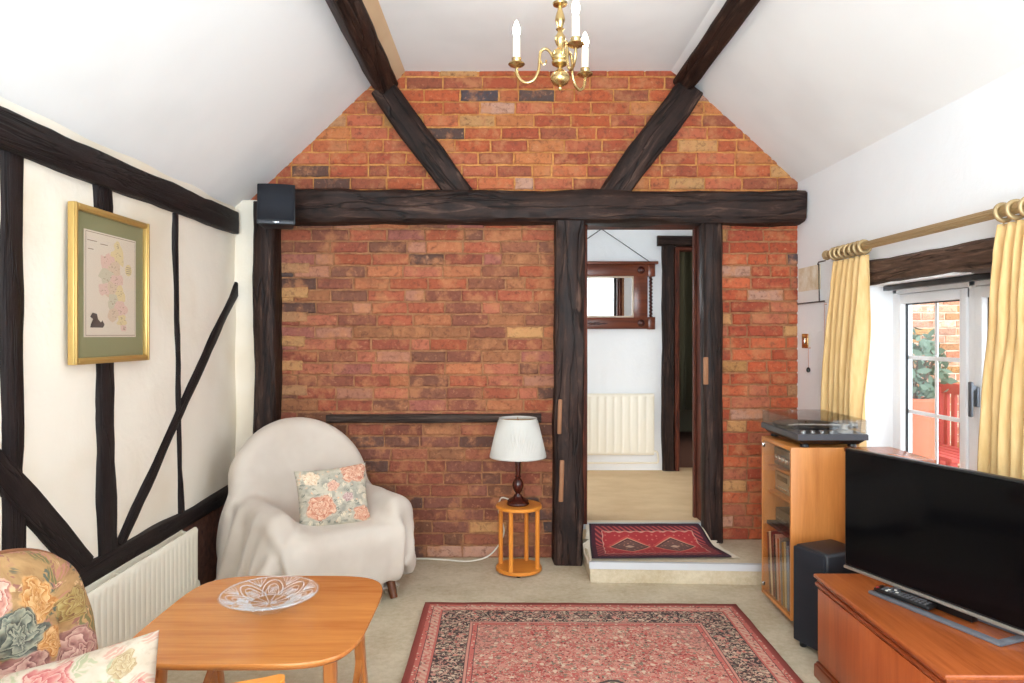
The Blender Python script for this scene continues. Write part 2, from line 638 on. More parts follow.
SAL, SALM, SALP = lin(176, 96, 74), lin(206, 140, 112), lin(226, 192, 164)
M_CUSHION = floral('rose_print_cotton', (lin(150, 146, 134), lin(196, 186, 166)),
                   [(lin(222, 206, 178), 7, 0.36), (lin(112, 116, 108), 8, 0.30), (lin(228, 178, 142), 9, 0.24)],
                   [(0.30, 0.34, 0.21, SAL, SALM, SALP), (0.82, 0.88, 0.19, SAL, SALM, SALP), (0.88, 0.16, 0.13, SAL, SALM, SALP),
                    (0.50, 0.68, 0.09, lin(160, 92, 84), lin(214, 160, 140), SALP), (0.20, 0.85, 0.12, lin(200, 160, 130), lin(226, 200, 168), lin(236, 220, 196)),
                    (0.70, 0.46, 0.08, lin(120, 84, 90), lin(180, 140, 140), lin(224, 200, 186))])
PK, PKM, PKP = lin(146, 58, 60), lin(168, 92, 88), lin(180, 140, 126)
M_LIGHTCUSHION = floral('pale_rose_print_cotton', (lin(168, 148, 128), lin(178, 162, 144)),
                        [(lin(142, 142, 110), 6, 0.30), (lin(168, 126, 110), 7, 0.36), (lin(146, 146, 116), 9, 0.30)],
                        [(0.62, 0.86, 0.12, PK, PKM, PKP), (0.84, 0.68, 0.13, PK, PKM, PKP), (0.44, 0.72, 0.09, PK, PKM, PKP), (0.90, 0.88, 0.05, lin(130, 104, 70), lin(150, 126, 90), lin(166, 148, 116)),
                         (0.24, 0.84, 0.10, PK, PKM, PKP), (0.60, 0.60, 0.08, lin(128, 108, 76), lin(150, 132, 96), lin(166, 150, 120)), (0.94, 0.72, 0.06, PK, PKM, PKP), (0.30, 0.60, 0.10, PK, PKM, PKP), (0.55, 0.30, 0.14, PK, PKM, PKP)], 2.3)
MV, MVM, MVP = lin(112, 66, 66), lin(164, 114, 106), lin(206, 168, 150)
OR, ORM, ORP = lin(170, 100, 40), lin(206, 146, 82), lin(226, 184, 130)
TL, TLM, TLP = lin(46, 58, 56), lin(96, 106, 96), lin(164, 164, 142)
M_DARKFLORAL = floral('autumn_floral_cotton', (lin(142, 104, 64), lin(186, 146, 98)),
                      [(lin(108, 106, 66), 6, 0.44), (lin(186, 126, 106), 7, 0.40), (lin(78, 90, 80), 8, 0.34), (lin(222, 184, 140), 10, 0.30), (lin(150, 96, 86), 12, 0.26)],
                      [(0.58, 0.44, 0.13, MV, MVM, MVP), (0.52, 0.86, 0.10, lin(160, 92, 84), lin(206, 146, 130), lin(232, 196, 176)), (0.72, 0.78, 0.10, OR, ORM, ORP), (0.86, 0.66, 0.09, lin(120, 80, 56), lin(160, 130, 70), lin(190, 170, 110)),
                       (0.82, 0.40, 0.13, MV, MVM, MVP), (0.34, 0.30, 0.14, OR, ORM, ORP), (0.60, 0.66, 0.11, TL, TLM, TLP), (0.36, 0.72, 0.12, MV, lin(190, 130, 112), lin(226, 180, 156)), (0.72, 0.56, 0.07, OR, ORM, ORP), (0.70, 0.24, 0.12, MV, MVM, MVP), (0.44, 0.52, 0.09, lin(96, 96, 56), lin(140, 136, 84), lin(188, 178, 124))], 5.1)

# ------------------------------------------------------------------ room shell
XL, XR, YB, YR = -1.575, 1.745, 4.19, -1.65
ZF = 2.905                       # flat ceiling
HX0, HX1 = 0.485, 1.185          # doorway

# back wall of bricks on a mortar bed
BR_OR = [lin(176, 88, 54), lin(184, 100, 62), lin(168, 80, 52), lin(180, 96, 66), lin(158, 76, 52), lin(186, 112, 66), lin(150, 80, 56), lin(178, 86, 50)]
BR_LOW = [lin(164, 86, 60), lin(146, 76, 56), lin(174, 100, 74), lin(132, 76, 58), lin(156, 92, 78), lin(176, 106, 70), lin(142, 86, 62), lin(124, 78, 60), lin(160, 82, 54), lin(172, 116, 92), lin(156, 100, 66)]
BR_RT = [lin(180, 84, 50), lin(170, 76, 46), lin(188, 94, 58), lin(160, 72, 48), lin(176, 100, 72)]
BR_DARK = [lin(76, 66, 70), lin(88, 72, 68), lin(82, 62, 56), lin(96, 66, 56)]
BR_PALE = [lin(190, 140, 90), lin(172, 124, 86), lin(186, 140, 118), lin(168, 120, 70)]


def add_brick(bm, cl, x0, x1, z0, z1, yf, col, rnd):
    pts = []
    nx = max(2, int((x1 - x0) / 0.035))
    for i in range(nx + 1):
        pts.append((x0 + (x1 - x0) * i / nx, z0))
    pts.append((x1, (z0 + z1) / 2))
    for i in range(nx + 1):
        pts.append((x1 - (x1 - x0) * i / nx, z1))
    pts.append((x0, (z0 + z1) / 2))
    cxm, czm = (x0 + x1) / 2, (z0 + z1) / 2
    j = 0.0028
    outer, inner, back = [], [], []
    for (x, z) in pts:
        x += rnd.uniform(-j, j)
        z += rnd.uniform(-j, j)
        back.append(bm.verts.new((x, yf + 0.03, z)))
        outer.append(bm.verts.new((x, yf + 0.005 + rnd.uniform(0, 0.002), z)))
        kx = x + math.copysign(min(0.006, abs(cxm - x)), cxm - x)
        kz = z + math.copysign(min(0.006, abs(czm - z)), czm - z)
        inner.append(bm.verts.new((kx, yf + rnd.uniform(-0.0015, 0.0015), kz)))
    n = len(pts)
    fs = [bm.faces.new(inner)]
    for i in range(n):
        k = (i + 1) % n
        fs.append(bm.faces.new((outer[i], outer[k], inner[k], inner[i])))
        fs.append(bm.faces.new((back[i], back[k], outer[k], outer[i])))
    for f in fs:
        f.material_index = 0
        for lp in f.loops:
            lp[cl] = col


def brick_fill(bm, cl, x0, x1, zlo, zhi, ch, bl, yf, pal, pd, pp, rnd, first_pale=False, header=0.12):
    z = zlo
    row = 0
    while z < zhi - 0.01:
        zt = min(z + ch, zhi)
        x = x0 - (0.0 if row % 2 == 0 else bl / 2) - rnd.uniform(0, 0.02)
        first = True
        while x < x1 - 0.01:
            L = bl * (rnd.uniform(0.94, 1.07) if rnd.random() > header else 0.52)
            a, b = max(x, x0), min(x + L, x1)
            if x1 - b < 0.03:
                b = x1
            if b - a > 0.022:
                t = rnd.random()
                if t < pd:
                    col = rnd.choice(BR_DARK)
                elif t < pd + pp:
                    col = rnd.choice(BR_PALE)
                else:
                    col = rnd.choice(pal)
                if first_pale and first and rnd.random() < 0.75:
                    col = rnd.choice(BR_PALE[:2])
                k = rnd.uniform(0.9, 1.1)
                col = (col[0] * k, col[1] * k, col[2] * k, 1)
                add_brick(bm, cl, a + 0.0045, b - 0.0045, z + 0.005, zt - 0.005, yf + rnd.uniform(-0.003, 0.003), col, rnd)
            first = False
            x = b if b == x1 else x + L
        z += ch
        row += 1


bm = bmesh.new()
cl = bm.loops.layers.float_color.new('brick_tone')
rb = random.Random(21)
YBF = 4.175
BR_SOOT_SHADE = [lin(140, 76, 56), lin(124, 70, 54), lin(152, 90, 66), lin(108, 70, 56), lin(134, 82, 66), lin(146, 96, 66), lin(118, 76, 54), lin(104, 74, 64)]  # soot brown, with the shading low on the wall mixed into the tones
brick_fill(bm, cl, XL, 0.36, 0.0, 0.8724, 0.0727, 0.222, YBF, BR_SOOT_SHADE, 0.10, 0.05, rb)
brick_fill(bm, cl, XL, 0.36, 0.8724, 2.02, 0.0727, 0.222, YBF, BR_LOW, 0.05, 0.07, rb)
brick_fill(bm, cl, 1.24, XR + 0.02, 0.108, 2.02, 0.0712, 0.226, YBF, BR_RT, 0.03, 0.10, rb, header=0.3)
brick_fill(bm, cl, XL - 0.02, XR + 0.04, 2.12, 2.93, 0.0752, 0.222, YBF, BR_OR, 0.04, 0.06, rb, header=0.08)
# pale bricks toothed up the left edge
for k in range(11):
    z0 = 0.96 + k * 0.0727 + 0.011
    if k % 2 == 0:
        add_brick(bm, cl, -1.345, -1.345 + rb.uniform(0.13, 0.19), z0, z0 + 0.062, YBF - 0.006, rb.choice(BR_PALE[:2]), rb)
gable = [(XL - 0.02, 2.02), (XL - 0.02, 2.12), (-0.8, 2.84), (-0.65, 2.95), (1.0, 2.95), (1.2, 2.8), (XR + 0.03, 2.26), (XR + 0.03, 2.02)]
for poly in ([(XL - 0.02, -0.02), (XL - 0.02, 2.02), (0.46, 2.02), (0.46, -0.02)],
             [(1.21, -0.02), (1.21, 2.02), (XR + 0.03, 2.02), (XR + 0.03, -0.02)], gable):
    add_prism(bm, poly, 1, YBF + 0.009, 4.45, mi=1)
struct('wall_back', bm, [M_BRICK, M_MORTAR], 'red brick end wall with gable top around the doorway', 'wall', smooth=False)

# left wall: plaster above the sill, bricks below
bm = bmesh.new()
N1, N2 = 60, 26
g = [[bm.verts.new((XL + 0.010 * mnoise.noise(Vector((0, i * 0.33, j * 0.27))) - 0.004, YR + (4.21 - YR) * i / N1, 0.40 + 1.75 * j / N2)) for j in range(N2 + 1)] for i in range(N1 + 1)]
for i in range(N1):
    for j in range(N2):
        bm.faces.new((g[i][j], g[i][j + 1], g[i + 1][j + 1], g[i + 1][j]))
bx(-1.78, XL - 0.02, YR, 4.3, -0.02, 2.3, 0, bm)
# the plain white strip that closes the corner beside the post
add_prism(bm, [(XL - 0.02, 0.0), (XL - 0.02, 2.12), (-1.42, 2.12), (-1.42, 0.0)], 1, 4.10, 4.19)
bx(XL - 0.03, XL - 0.002, YR, 4.19, -0.01, 0.41, 0, bm, mi=1)
nbk = NB('dark_brick_plinth', lin(96, 58, 44), 0.9)
v = nbk.coord()
n = nbk.noise(v, 30, 4, 0.7)
nbk.set('Base Color', nbk.ramp(n, [(0.3, lin(72, 42, 34)), (0.7, lin(120, 74, 56))]))
nbk.bump(n, 0.6, 0.01)
struct('wall_left', bm, [M_LEFTWALL, nbk.m], 'cream plastered side wall between the black timbers', 'wall', smooth=True)

# right wall with the curtained window opening and an added one nearer the viewer
WY0, WY1, WZ0, WZ1 = 2.08, 3.395, 0.62, 1.565
bm = bmesh.new()
T = 0.19
def wall_piece(y0, y1, z0, z1): bx(XR, XR + T, y0, y1, z0, z1, 0, bm)
wall_piece(WY1, 4.3, -0.02, 2.3)
wall_piece(1.42, WY0, -0.02, 2.3)
wall_piece(WY0, WY1, -0.02, WZ0)
wall_piece(WY0, WY1, WZ1, 2.3)
wall_piece(0.08, 1.42, -0.02, 0.6)
wall_piece(0.08, 1.42, 1.95, 2.3)
wall_piece(YR - 0.1, 0.08, -0.02, 2.3)
struct('wall_right', bm, M_RIGHTWALL, 'white plastered side wall with the window and curtains', 'wall', smooth=False)

bm = bmesh.new()
def rear_piece(x0, x1, z0, z1): bx(x0, x1, YR - 0.1, YR, z0, z1, 0, bm)
rear_piece(XL - 0.2, -1.45, -0.02, 3.0)
rear_piece(1.25, XR + T, -0.02, 3.0)
rear_piece(-1.45, 1.25, -0.02, 0.30)
rear_piece(-1.45, 1.25, 2.45, 3.0)
struct('wall_rear', bm, M_RIGHTWALL, 'white rear wall behind the viewer with an added wide window', 'wall', smooth=False)
bm = bmesh.new()  # unseen window frame added around the opening for the rear light
for x in (-1.45, -0.56, 0.33, 1.21):
    bx(x, x + 0.04, YR - 0.08, YR - 0.02, 0.30, 2.45, 0.005, bm)
for z in (0.30, 2.41):
    bx(-1.45, 1.25, YR - 0.075, YR - 0.025, z, z + 0.04, 0.005, bm)
struct('window_2', bm, M_UPVC, 'added wide white window in the unseen rear wall behind the viewer', 'window')

# ceiling: two slopes and a flat, with the beige fascia over the left purlin
bm = bmesh.new()
prof = [(XL - 0.04, 2.045), (-1.2, 2.438), (-0.802, 2.815), (-0.70, 2.905)]
prof_r = [(0.99, ZF), (1.155, 2.785), (1.45, 2.515), (XR + 0.05, 2.19)]
NY = 40
def ceil_strip(pr, mi, wob=0.006):
    rows = []
    for i in range(NY + 1):
        y = YR - 0.1 + (4.30 - YR + 0.1) * i / NY
        rows.append([bm.verts.new((x, y, z + (wob * mnoise.noise(Vector((x * 2, y * 1.4, 3))) if 0 < k < len(pr) - 1 else 0))) for k, (x, z) in enumerate(pr)])
    for a, b in zip(rows, rows[1:]):
        for k in range(len(pr) - 1):
            bm.faces.new((a[k], a[k + 1], b[k + 1], b[k])).material_index = mi
def fine(pr, n=6):
    out = []
    for a, b in zip(pr, pr[1:]):
        out += [(a[0] + (b[0] - a[0]) * i / n, a[1] + (b[1] - a[1]) * i / n) for i in range(n)]
    return out + [pr[-1]]
ceil_strip(fine(prof), 0)
ceil_strip(fine([(-0.60, ZF), (0.99, ZF)], 12), 0, 0.004)
ceil_strip(fine(prof_r), 0)
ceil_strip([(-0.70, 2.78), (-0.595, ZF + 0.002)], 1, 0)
ceil_strip([(-0.72, ZF), (-0.59, ZF + 0.003)], 0, 0)
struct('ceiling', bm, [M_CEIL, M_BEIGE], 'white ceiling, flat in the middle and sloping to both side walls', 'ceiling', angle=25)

bm = bmesh.new()
bx(XL - 0.1, XR + 0.2, YR - 0.1, 4.25, -0.08, 0.0, 0, bm)
struct('floor', bm, M_CARPET, 'beige carpeted living room floor', 'floor', smooth=False)

# the carpeted step up to the doorway
SX, SY, SZ = 0.457, 3.74, 0.108
bm = bmesh.new()
SY0, SY1 = 3.758, 3.70
add_prism(bm, [(SX, SY0), (XR, SY1), (XR, 4.25), (SX, 4.25)], 2, 0.0, SZ, 0.004)
add_prism(bm, [(SX - 0.004, SY0 - 0.006), (XR, SY1 - 0.006), (XR, SY1 + 0.020), (SX - 0.004, SY0 + 0.020)], 2, SZ - 0.032, SZ + 0.004, 0, 1)
struct('floor_step', bm, [M_CARPET, M_NOSING], 'beige carpeted step with pale nosing under the small red rug', 'step')

# ------------------------------------------------------------------ exposed timbers
def beam(n, label, bm, m=None):
    return struct('trim_%d' % n, bm, m or M_TIMBER, label, 'beam', angle=50)


bm = bmesh.new()
timber(bm, (-1.40, 4.12, 2.076), (1.735, 4.12, 2.072), 0.19, 0.182, (0, 1, 0), 3, 0.014, 16, 0.02)
beam(1, 'long dark oak tie beam running across the brick wall over the doorway', bm)
bm = bmesh.new()
timber(bm, (-1.392, 4.105, 0.0), (-1.392, 4.105, 2.10), 0.118, 0.15, (1, 0, 0), 5, 0.008)
beam(2, 'dark oak corner post under the small black wall speaker', bm)
bm = bmesh.new()
timber(bm, (0.365, 4.11, 0.0), (0.378, 4.11, 1.99), 0.168, 0.16, (1, 0, 0), 8, 0.008)
o = beam(3, 'dark oak post left of the doorway beside the lamp', bm)
bm = bmesh.new()
for (x, z, w, h) in ((0.315, 0.86, 0.024, 0.20), (0.325, 0.49, 0.026, 0.24)):
    add_box(bm, (x, 4.028, z), (w, 0.012, h), Euler((0, 0.03, 0)).to_matrix(), 0.005)
obj('bare_patch', bm, M_FADED, o, label='pale bare wood patches')
bm = bmesh.new()
timber(bm, (1.224, 4.15, SZ), (1.221, 4.15, 1.99), 0.112, 0.10, (1, 0, 0), 11, 0.006)
o = beam(4, 'dark oak post right of the doorway against the orange brick', bm)
bm = bmesh.new()
add_box(bm, (1.175, 4.098, 1.12), (0.03, 0.01, 0.16), None, 0.004)
obj('bare_patch', bm, M_FADED, o, label='pale bare wood patch')
bm = bmesh.new()
timber(bm, (-0.725, 4.14, 2.79), (-0.25, 4.14, 2.145), 0.150, 0.09, (1, 0, 0.6), 14, 0.008)
beam(5, 'left slanting dark brace in the brick gable above the tie beam', bm)
bm = bmesh.new()
timber(bm, (1.10, 4.14, 2.79), (0.625, 4.14, 2.145), 0.165, 0.09, (1, 0, -0.6), 17, 0.008)
beam(6, 'right slanting dark brace in the brick gable above the tie beam', bm)
bm = bmesh.new()
s45 = math.sqrt(0.5)
timber(bm, (-0.716, YR, 2.815), (-0.716, 4.16, 2.815), 0.125, 0.118, (s45, 0, s45), 20, 0.006, 8)
beam(7, 'left dark purlin running under the ceiling towards the viewer', bm)
bm = bmesh.new()
timber(bm, (1.078, YR, 2.845), (1.078, 4.16, 2.845), 0.125, 0.125, (0.8, 0, -0.6), 23, 0.006, 8)
beam(8, 'right dark purlin running under the ceiling towards the viewer', bm)
bm = bmesh.new()
timber(bm, (-1.06, 4.165, 0.832), (0.215, 4.165, 0.836), 0.05, 0.05, (0, 1, 0), 25, 0.005, 18, 0.008)
beam(9, 'thin weathered timber strip let into the brick wall behind the lamp', bm, M_STRIP)


def wall_timber(pts_px, depth=0.026):
    """outline on the left wall from photo points, as a slab standing a little proud of the plaster"""
    pl = []
    for (px, py) in pts_px:
        Y = -XL * F / (CX - px)
        pl.append((Y, CAMZ + (CY - py) / F * Y))
    return pl


def left_timber(n, label, pts, w_axis=(0, 1, 0), w=0.1, p0=None, p1=None, seed=0, proud=0.012, thick=0.05):
    bm = bmesh.new()
    x = XL + proud - thick / 2
    timber(bm, (x, p0[0], p0[1]), (x, p1[0], p1[1]), w, thick, w_axis, seed, 0.006, 14, 0.006)
    return beam(n, label, bm, M_TIMBER_BLACK)


left_timber(10, 'long black wall plate along the top of the cream wall', None, (0, 0, 1), 0.128, (YR, 1.955), (4.06, 1.980), 31, 0.03, 0.08)
left_timber(11, 'black upright at the left edge of the cream wall', None, (0, 1, 0), 0.09, (2.235, 0.46), (2.232, 1.91), 33)
left_timber(12, 'black upright behind the framed map', None, (0, 1, 0), 0.115, (2.775, 0.46), (2.735, 1.91), 35)
left_timber(13, 'narrow black upright right of the framed map', None, (0, 1, 0), 0.032, (3.40, 0.46), (3.335, 1.91), 37)
left_timber(14, 'thick black brace slanting down to the sill at the left edge', None, (0, 1, 1), 0.100, (2.02, 1.06), (2.63, 0.46), 39, 0.016)
left_timber(15, 'slim black brace slanting up to the corner of the cream wall', None, (0, 1, -1), 0.062, (2.86, 0.47), (4.16, 1.65), 41, 0.010)
bm = bmesh.new()
timber(bm, (XL - 0.022, YR, 0.425), (XL - 0.022, 4.14, 0.432), 0.082, 0.10, (0, 0, 1), 43, 0.008, 12, 0.01)
beam(16, 'black sill beam along the cream wall above the radiator', bm, M_TIMBER_BLACK)

# door lining
bm = bmesh.new()
timber(bm, (0.474, 4.30, 0.2), (0.474, 4.30, 1.99), 0.035, 0.24, (1, 0, 0), 51, 0.001, 4, 0.004)
timber(bm, (1.205, 4.30, 0.2), (1.205, 4.30, 2.0), 0.040, 0.24, (1, 0, 0), 52, 0.001, 4, 0.004)
timber(bm, (0.46, 4.30, 2.008), (1.21, 4.30, 2.008), 0.24, 0.03, (0, 1, 0), 53, 0.001, 4, 0.004)
timber(bm, (1.176, 4.345, 0.2), (1.176, 4.345, 1.99), 0.016, 0.04, (1, 0, 0), 54, 0.001, 4, 0.003)
struct('trim_17', bm, M_LINING, 'red brown wooden lining of the doorway', 'door frame')

# ------------------------------------------------------------------ hall beyond the doorway
HZ, HY = 0.198, 5.86
bm = bmesh.new()
bx(-1.2, 2.1, 4.20, HY + 0.12, 0.10, HZ, 0.0, bm)
struct('floor_hall', bm, M_HALLCARPET, 'sand coloured carpet of the hall beyond the doorway', 'floor', smooth=False)
bm = bmesh.new()
bx(0.455, 1.22, 4.185, 4.215, HZ - 0.03, HZ + 0.005, 0.004, bm)
bx(0.455, 1.22, 4.215, 4.262, HZ - 0.01, HZ + 0.004, 0.003, bm, 1)
struct('trim_18', bm, [M_NOSING, plain('cream_threshold', lin(226, 210, 184), 0.6)], 'pale threshold strip between the small red rug and the hall carpet', 'threshold')
DX0, DX1, DZ1 = 1.42, 1.98, 2.06
bm = bmesh.new()
bx(-1.25, DX0, HY, HY + 0.12, 0.1, 2.75, 0, bm)
bx(DX1, 2.1, HY, HY + 0.12, 0.1, 2.75, 0, bm)
bx(DX0, DX1, HY, HY + 0.12, DZ1, 2.75, 0, bm)
bx(2.05, 2.12, 4.4, HY + 0.1, 0.1, 2.75, 0, bm)
bx(-1.3, -1.2, 4.4, HY + 0.1, 0.1, 0.9, 0, bm)
bx(-1.3, -1.2, 4.4, HY + 0.1, 2.2, 2.75, 0, bm)
bx(-1.3, -1.2, 4.4, 4.55, 0.9, 2.2, 0, bm)
bx(-1.3, -1.2, 5.75, HY + 0.1, 0.9, 2.2, 0, bm)
bx(-1.3, 2.12, 4.4, HY + 0.2, 2.7, 2.8, 0, bm)
bx(-1.25, 0.45, 4.42, 4.455, 0.1, 2.75, 0, bm)
bx(1.225, 2.1, 4.42, 4.455, 0.1, 2.75, 0, bm)
bx(0.44, 1.24, 4.42, 4.455, 2.02, 2.75, 0, bm)
struct('wall_hall', bm, M_HALLWALL, 'white hall walls seen through the doorway behind the mirror', 'wall', smooth=False)
bm = bmesh.new()
timber(bm, (1.363, HY - 0.015, HZ), (1.363, HY - 0.015, 2.08), 0.105, 0.06, (1, 0, 0), 61, 0.004)
timber(bm, (1.27, HY - 0.02, 2.115), (2.03, HY - 0.02, 2.11), 0.085, 0.07, (0, 0, 1), 62, 0.004)
struct('trim_19', bm, M_TIMBER, 'dark timber surround of the inner hall doorway', 'door frame')
bm = bmesh.new()
timber(bm, (1.432, HY + 0.02, HZ), (1.432, HY + 0.02, 2.06), 0.036, 0.13, (1, 0, 0), 63, 0.001, 4, 0.004)
timber(bm, (1.42, HY + 0.02, 2.05), (1.98, HY + 0.02, 2.05), 0.13, 0.03, (0, 1, 0), 64, 0.001, 4, 0.004)
struct('trim_20', bm, M_LINING, 'red brown lining inside the inner hall doorway', 'door frame')
bm = bmesh.new()
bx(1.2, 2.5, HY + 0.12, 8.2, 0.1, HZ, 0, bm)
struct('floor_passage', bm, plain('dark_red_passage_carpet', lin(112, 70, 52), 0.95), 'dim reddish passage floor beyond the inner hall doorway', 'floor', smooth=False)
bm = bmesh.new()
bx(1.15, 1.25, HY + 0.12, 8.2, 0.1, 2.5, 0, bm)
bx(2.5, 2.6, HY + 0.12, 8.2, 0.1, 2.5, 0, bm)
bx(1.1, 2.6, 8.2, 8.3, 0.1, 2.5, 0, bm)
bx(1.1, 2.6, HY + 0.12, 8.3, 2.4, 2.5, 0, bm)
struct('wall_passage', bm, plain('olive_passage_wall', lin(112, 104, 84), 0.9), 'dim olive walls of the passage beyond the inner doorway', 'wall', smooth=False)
bm = bmesh.new()
rows = []
for i in range(61):
    x = 1.55 + 0.9 * i / 60
    rows.append([bm.verts.new((x, 7.3 + 0.035 * math.sin(i * 0.9) + 0.012 * math.sin(i * 2.3 + j), z)) for j, z in enumerate((0.55, 1.2, 1.8, 2.3))])
for a, b in zip(rows, rows[1:]):
    for j in range(3):
        bm.faces.new((a[j], a[j + 1], b[j + 1], b[j]))
o = obj('door_curtain', bm, plain('dark_olive_cloth', lin(70, 66, 46), 0.95))
md = o.modifiers.new('thickness', 'SOLIDIFY'); md.thickness = 0.006
tag(o, 'dark olive curtain hanging in the passage beyond the hall', 'curtain')


def radiator(name, label, x0, y0, x1, y1, z0, z1, thick, flutes, double, valve):
    """panel radiator between two floor points; thick is the offset to the wall side (left of p0->p1)"""
    d = Vector((x1 - x0, y1 - y0, 0))
    L = d.length
    d.normalize()
    n = Vector((d.y, -d.x, 0))          # room side
    rt = thing(name, label, 'radiator', (x0, y0, 0))
    mid = Vector(((x0 + x1) / 2, (y0 + y1) / 2, 0))
    rot = Matrix((d, n, Vector((0, 0, 1)))).transposed()

    def fluted(off, h0, h1):
        bm = bmesh.new()
        N = flutes * 8
        front = []
        for i in range(N + 1):
            s = i / N
            w = 0.5 - 0.5 * math.cos(2 * math.pi * s * flutes)
            w = max(0.0, min(1.0, w * 3.0))
            front.append((-L / 2 + L * s, 0.004 * w - 0.002))
        e = 0.035
        vz = [h0, h0 + 0.012, h0 + 0.03, h1 - 0.03, h1 - 0.012, h1]
        pv = [-0.010, -0.001, 1, 1, -0.001, -0.010]
        cols = []
        for (s, q) in front:
            cols.append([bm.verts.new(mid + d * s + n * (off + (q if p == 1 else p)) + Vector((0, 0, z))) for z, p in zip(vz, pv)])
        for a, b in zip(cols, cols[1:]):
            for j in range(5):
                bm.faces.new((a[j], b[j], b[j + 1], a[j + 1]))
        add_box(bm, mid + n * (off - 0.014) + Vector((0, 0, (h0 + h1) / 2)), (L, 0.012, h1 - h0), rot, 0.004)
        return bm
    obj('front_panel', fluted(0, z0, z1), M_WHITEPAINT, rt, angle=60)
    if double:
        bm = bmesh.new()
        add_box(bm, mid - n * (thick - 0.012) + Vector((0, 0, (z0 + z1) / 2 - 0.005)), (L - 0.02, 0.012, z1 - z0 - 0.01), rot, 0.004)
        obj('rear_panel', bm, M_WHITEPAINT, rt)
        for k in range(5):
            bm = bmesh.new()
            c = mid + d * (L * (k / 4 - 0.5) * 0.94) - n * (thick / 2 + 0.0) + Vector((0, 0, z1 - 0.02))
            add_box(bm, c, (0.012, thick - 0.02, 0.012), rot @ Euler((0, 0, 0.5)).to_matrix(), 0.002)
            obj('top_bracket', bm, M_WHITEPAINT, rt)
    bm = bmesh.new()
    e0 = Vector((x1, y1, 0)) - n * 0.012
    for q in valve:
        pass
    add_tube(bm, smooth_path([e0 + Vector((0, 0, z0 + 0.03)) - d * 0.01, e0 + d * 0.025 + Vector((0, 0, z0 + 0.025)), e0 + d * 0.035 + Vector((0, 0, z0 - 0.03)), e0 + d * 0.03 - n * 0.0 + Vector((0, 0, valve[0]))], 6), 0.008, 8)
    for (s0, s1, z) in valve[1:]:
        add_tube(bm, [mid + d * s0 - n * 0.02 + Vector((0, 0, z)), mid + d * s1 - n * 0.02 + Vector((0, 0, z))], 0.008, 8)
    obj('valve_pipe', bm, M_WHITEPAINT, rt)
    return rt


# radiator under the black sill (runs away from the viewer; room side is +X)
radiator('radiator', 'cream panel radiator under the black sill beside the coffee table', -1.475, 2.15, -1.475, 3.365, 0.11, 0.408, 0.085, 30, True, [0.01])
radiator('radiator', 'cream radiator on the white hall wall below the mirror', 0.25, HY - 0.07, 1.235, HY - 0.07, 0.335, 0.845, 0.03, 15, False, [HZ + 0.07, (-0.5, 0.52, HZ + 0.07)])
o = bpy.data.objects['radiator.001']

# mirror on the hall wall
mx0, mx1 = 0.28, P(655, 300, 5.81).x
mz0, mz1 = P(600, 329, 5.81).z, P(600, 264, 5.81).z
mr = thing('wall_mirror', 'dark mahogany framed mirror hanging on the white hall wall', 'mirror', ((mx0 + mx1) / 2, HY - 0.02, mz0))
yb, yf = HY - 0.005, HY - 0.05
bm = bmesh.new()
bx(mx0, mx1, yf, yb, mz0, mz0 + 0.095, 0.006, bm)
bx(mx0, mx1, yf, yb, mz1 - 0.10, mz1, 0.006, bm)
bx(mx0 - 0.02, mx1 + 0.025, yf - 0.02, yb, mz1 - 0.002, mz1 + 0.022, 0.005, bm)
for x in (mx1 - 0.175, mx0 + 0.055):
    bx(x, x + 0.115, yf + 0.004, yb, mz0 + 0.09, mz1 - 0.095, 0.004, bm)
for x in (mx1 - 0.055, mx0):
    bx(x - 0.002, x + 0.057, yf - 0.004, yb, mz0 - 0.004, mz0 + 0.1, 0.004, bm)
    bx(x - 0.002, x + 0.057, yf - 0.004, yb, mz1 - 0.104, mz1 - 0.003, 0.004, bm)
obj('frame', bm, M_MIRRORWOOD, mr)
gx0, gx1, gz0, gz1 = mx0 + 0.17, mx1 - 0.175, mz0 + 0.095, mz1 - 0.10
bm = bmesh.new()
bx(gx0 - 0.01, gx1 + 0.01, yf + 0.014, yf + 0.02, gz0 - 0.01, gz1 + 0.01, 0, bm)
obj('mirror_glass', bm, M_MIRROR, mr, smooth=False, label='silvered glass')
bm = bmesh.new()
for (a0, a1, b0, b1) in ((gx0, gx1, gz0, gz0 + 0.014), (gx0, gx1, gz1 - 0.014, gz1), (gx1 - 0.014, gx1, gz0, gz1), (gx0, gx0 + 0.014, gz0, gz1)):
    bx(a0, a1, yf + 0.003, yf + 0.014, b0, b1, 0.003, bm)
obj('slip', bm, plain('pale_slip', lin(190, 170, 150), 0.4), mr, label='pale inner slip')
for x in (mx1 - 0.03, mx0 + 0.03):
    bm = bmesh.new()
    N = 90
    pts, rad = [], []
    for i in range(N + 1):
        t = i / N
        z = mz0 + 0.1 + (mz1 - mz0 - 0.2) * t
        pts.append((x + 0.006 * math.cos(t * 75), yf + 0.022 + 0.006 * math.sin(t * 75), z))
        rad.append(0.010)
    add_tube(bm, pts, rad, 8)
    obj('twisted_column', bm, M_MAHOG, mr)
for x in (mx1 - 0.115, mx0 + 0.115):
    for z in (mz0 + 0.05, mz1 - 0.05):
        bm = bmesh.new()
        add_lathe(bm, [(0.030, 0), (0.030, 0.004), (0.024, 0.012), (0.012, 0.020), (0.003, 0.022)], (x, yf + 0.001, z), 20, Euler((math.pi / 2, 0, 0)).to_matrix())
        obj('boss', bm, M_MAHOG, mr)
bm = bmesh.new()
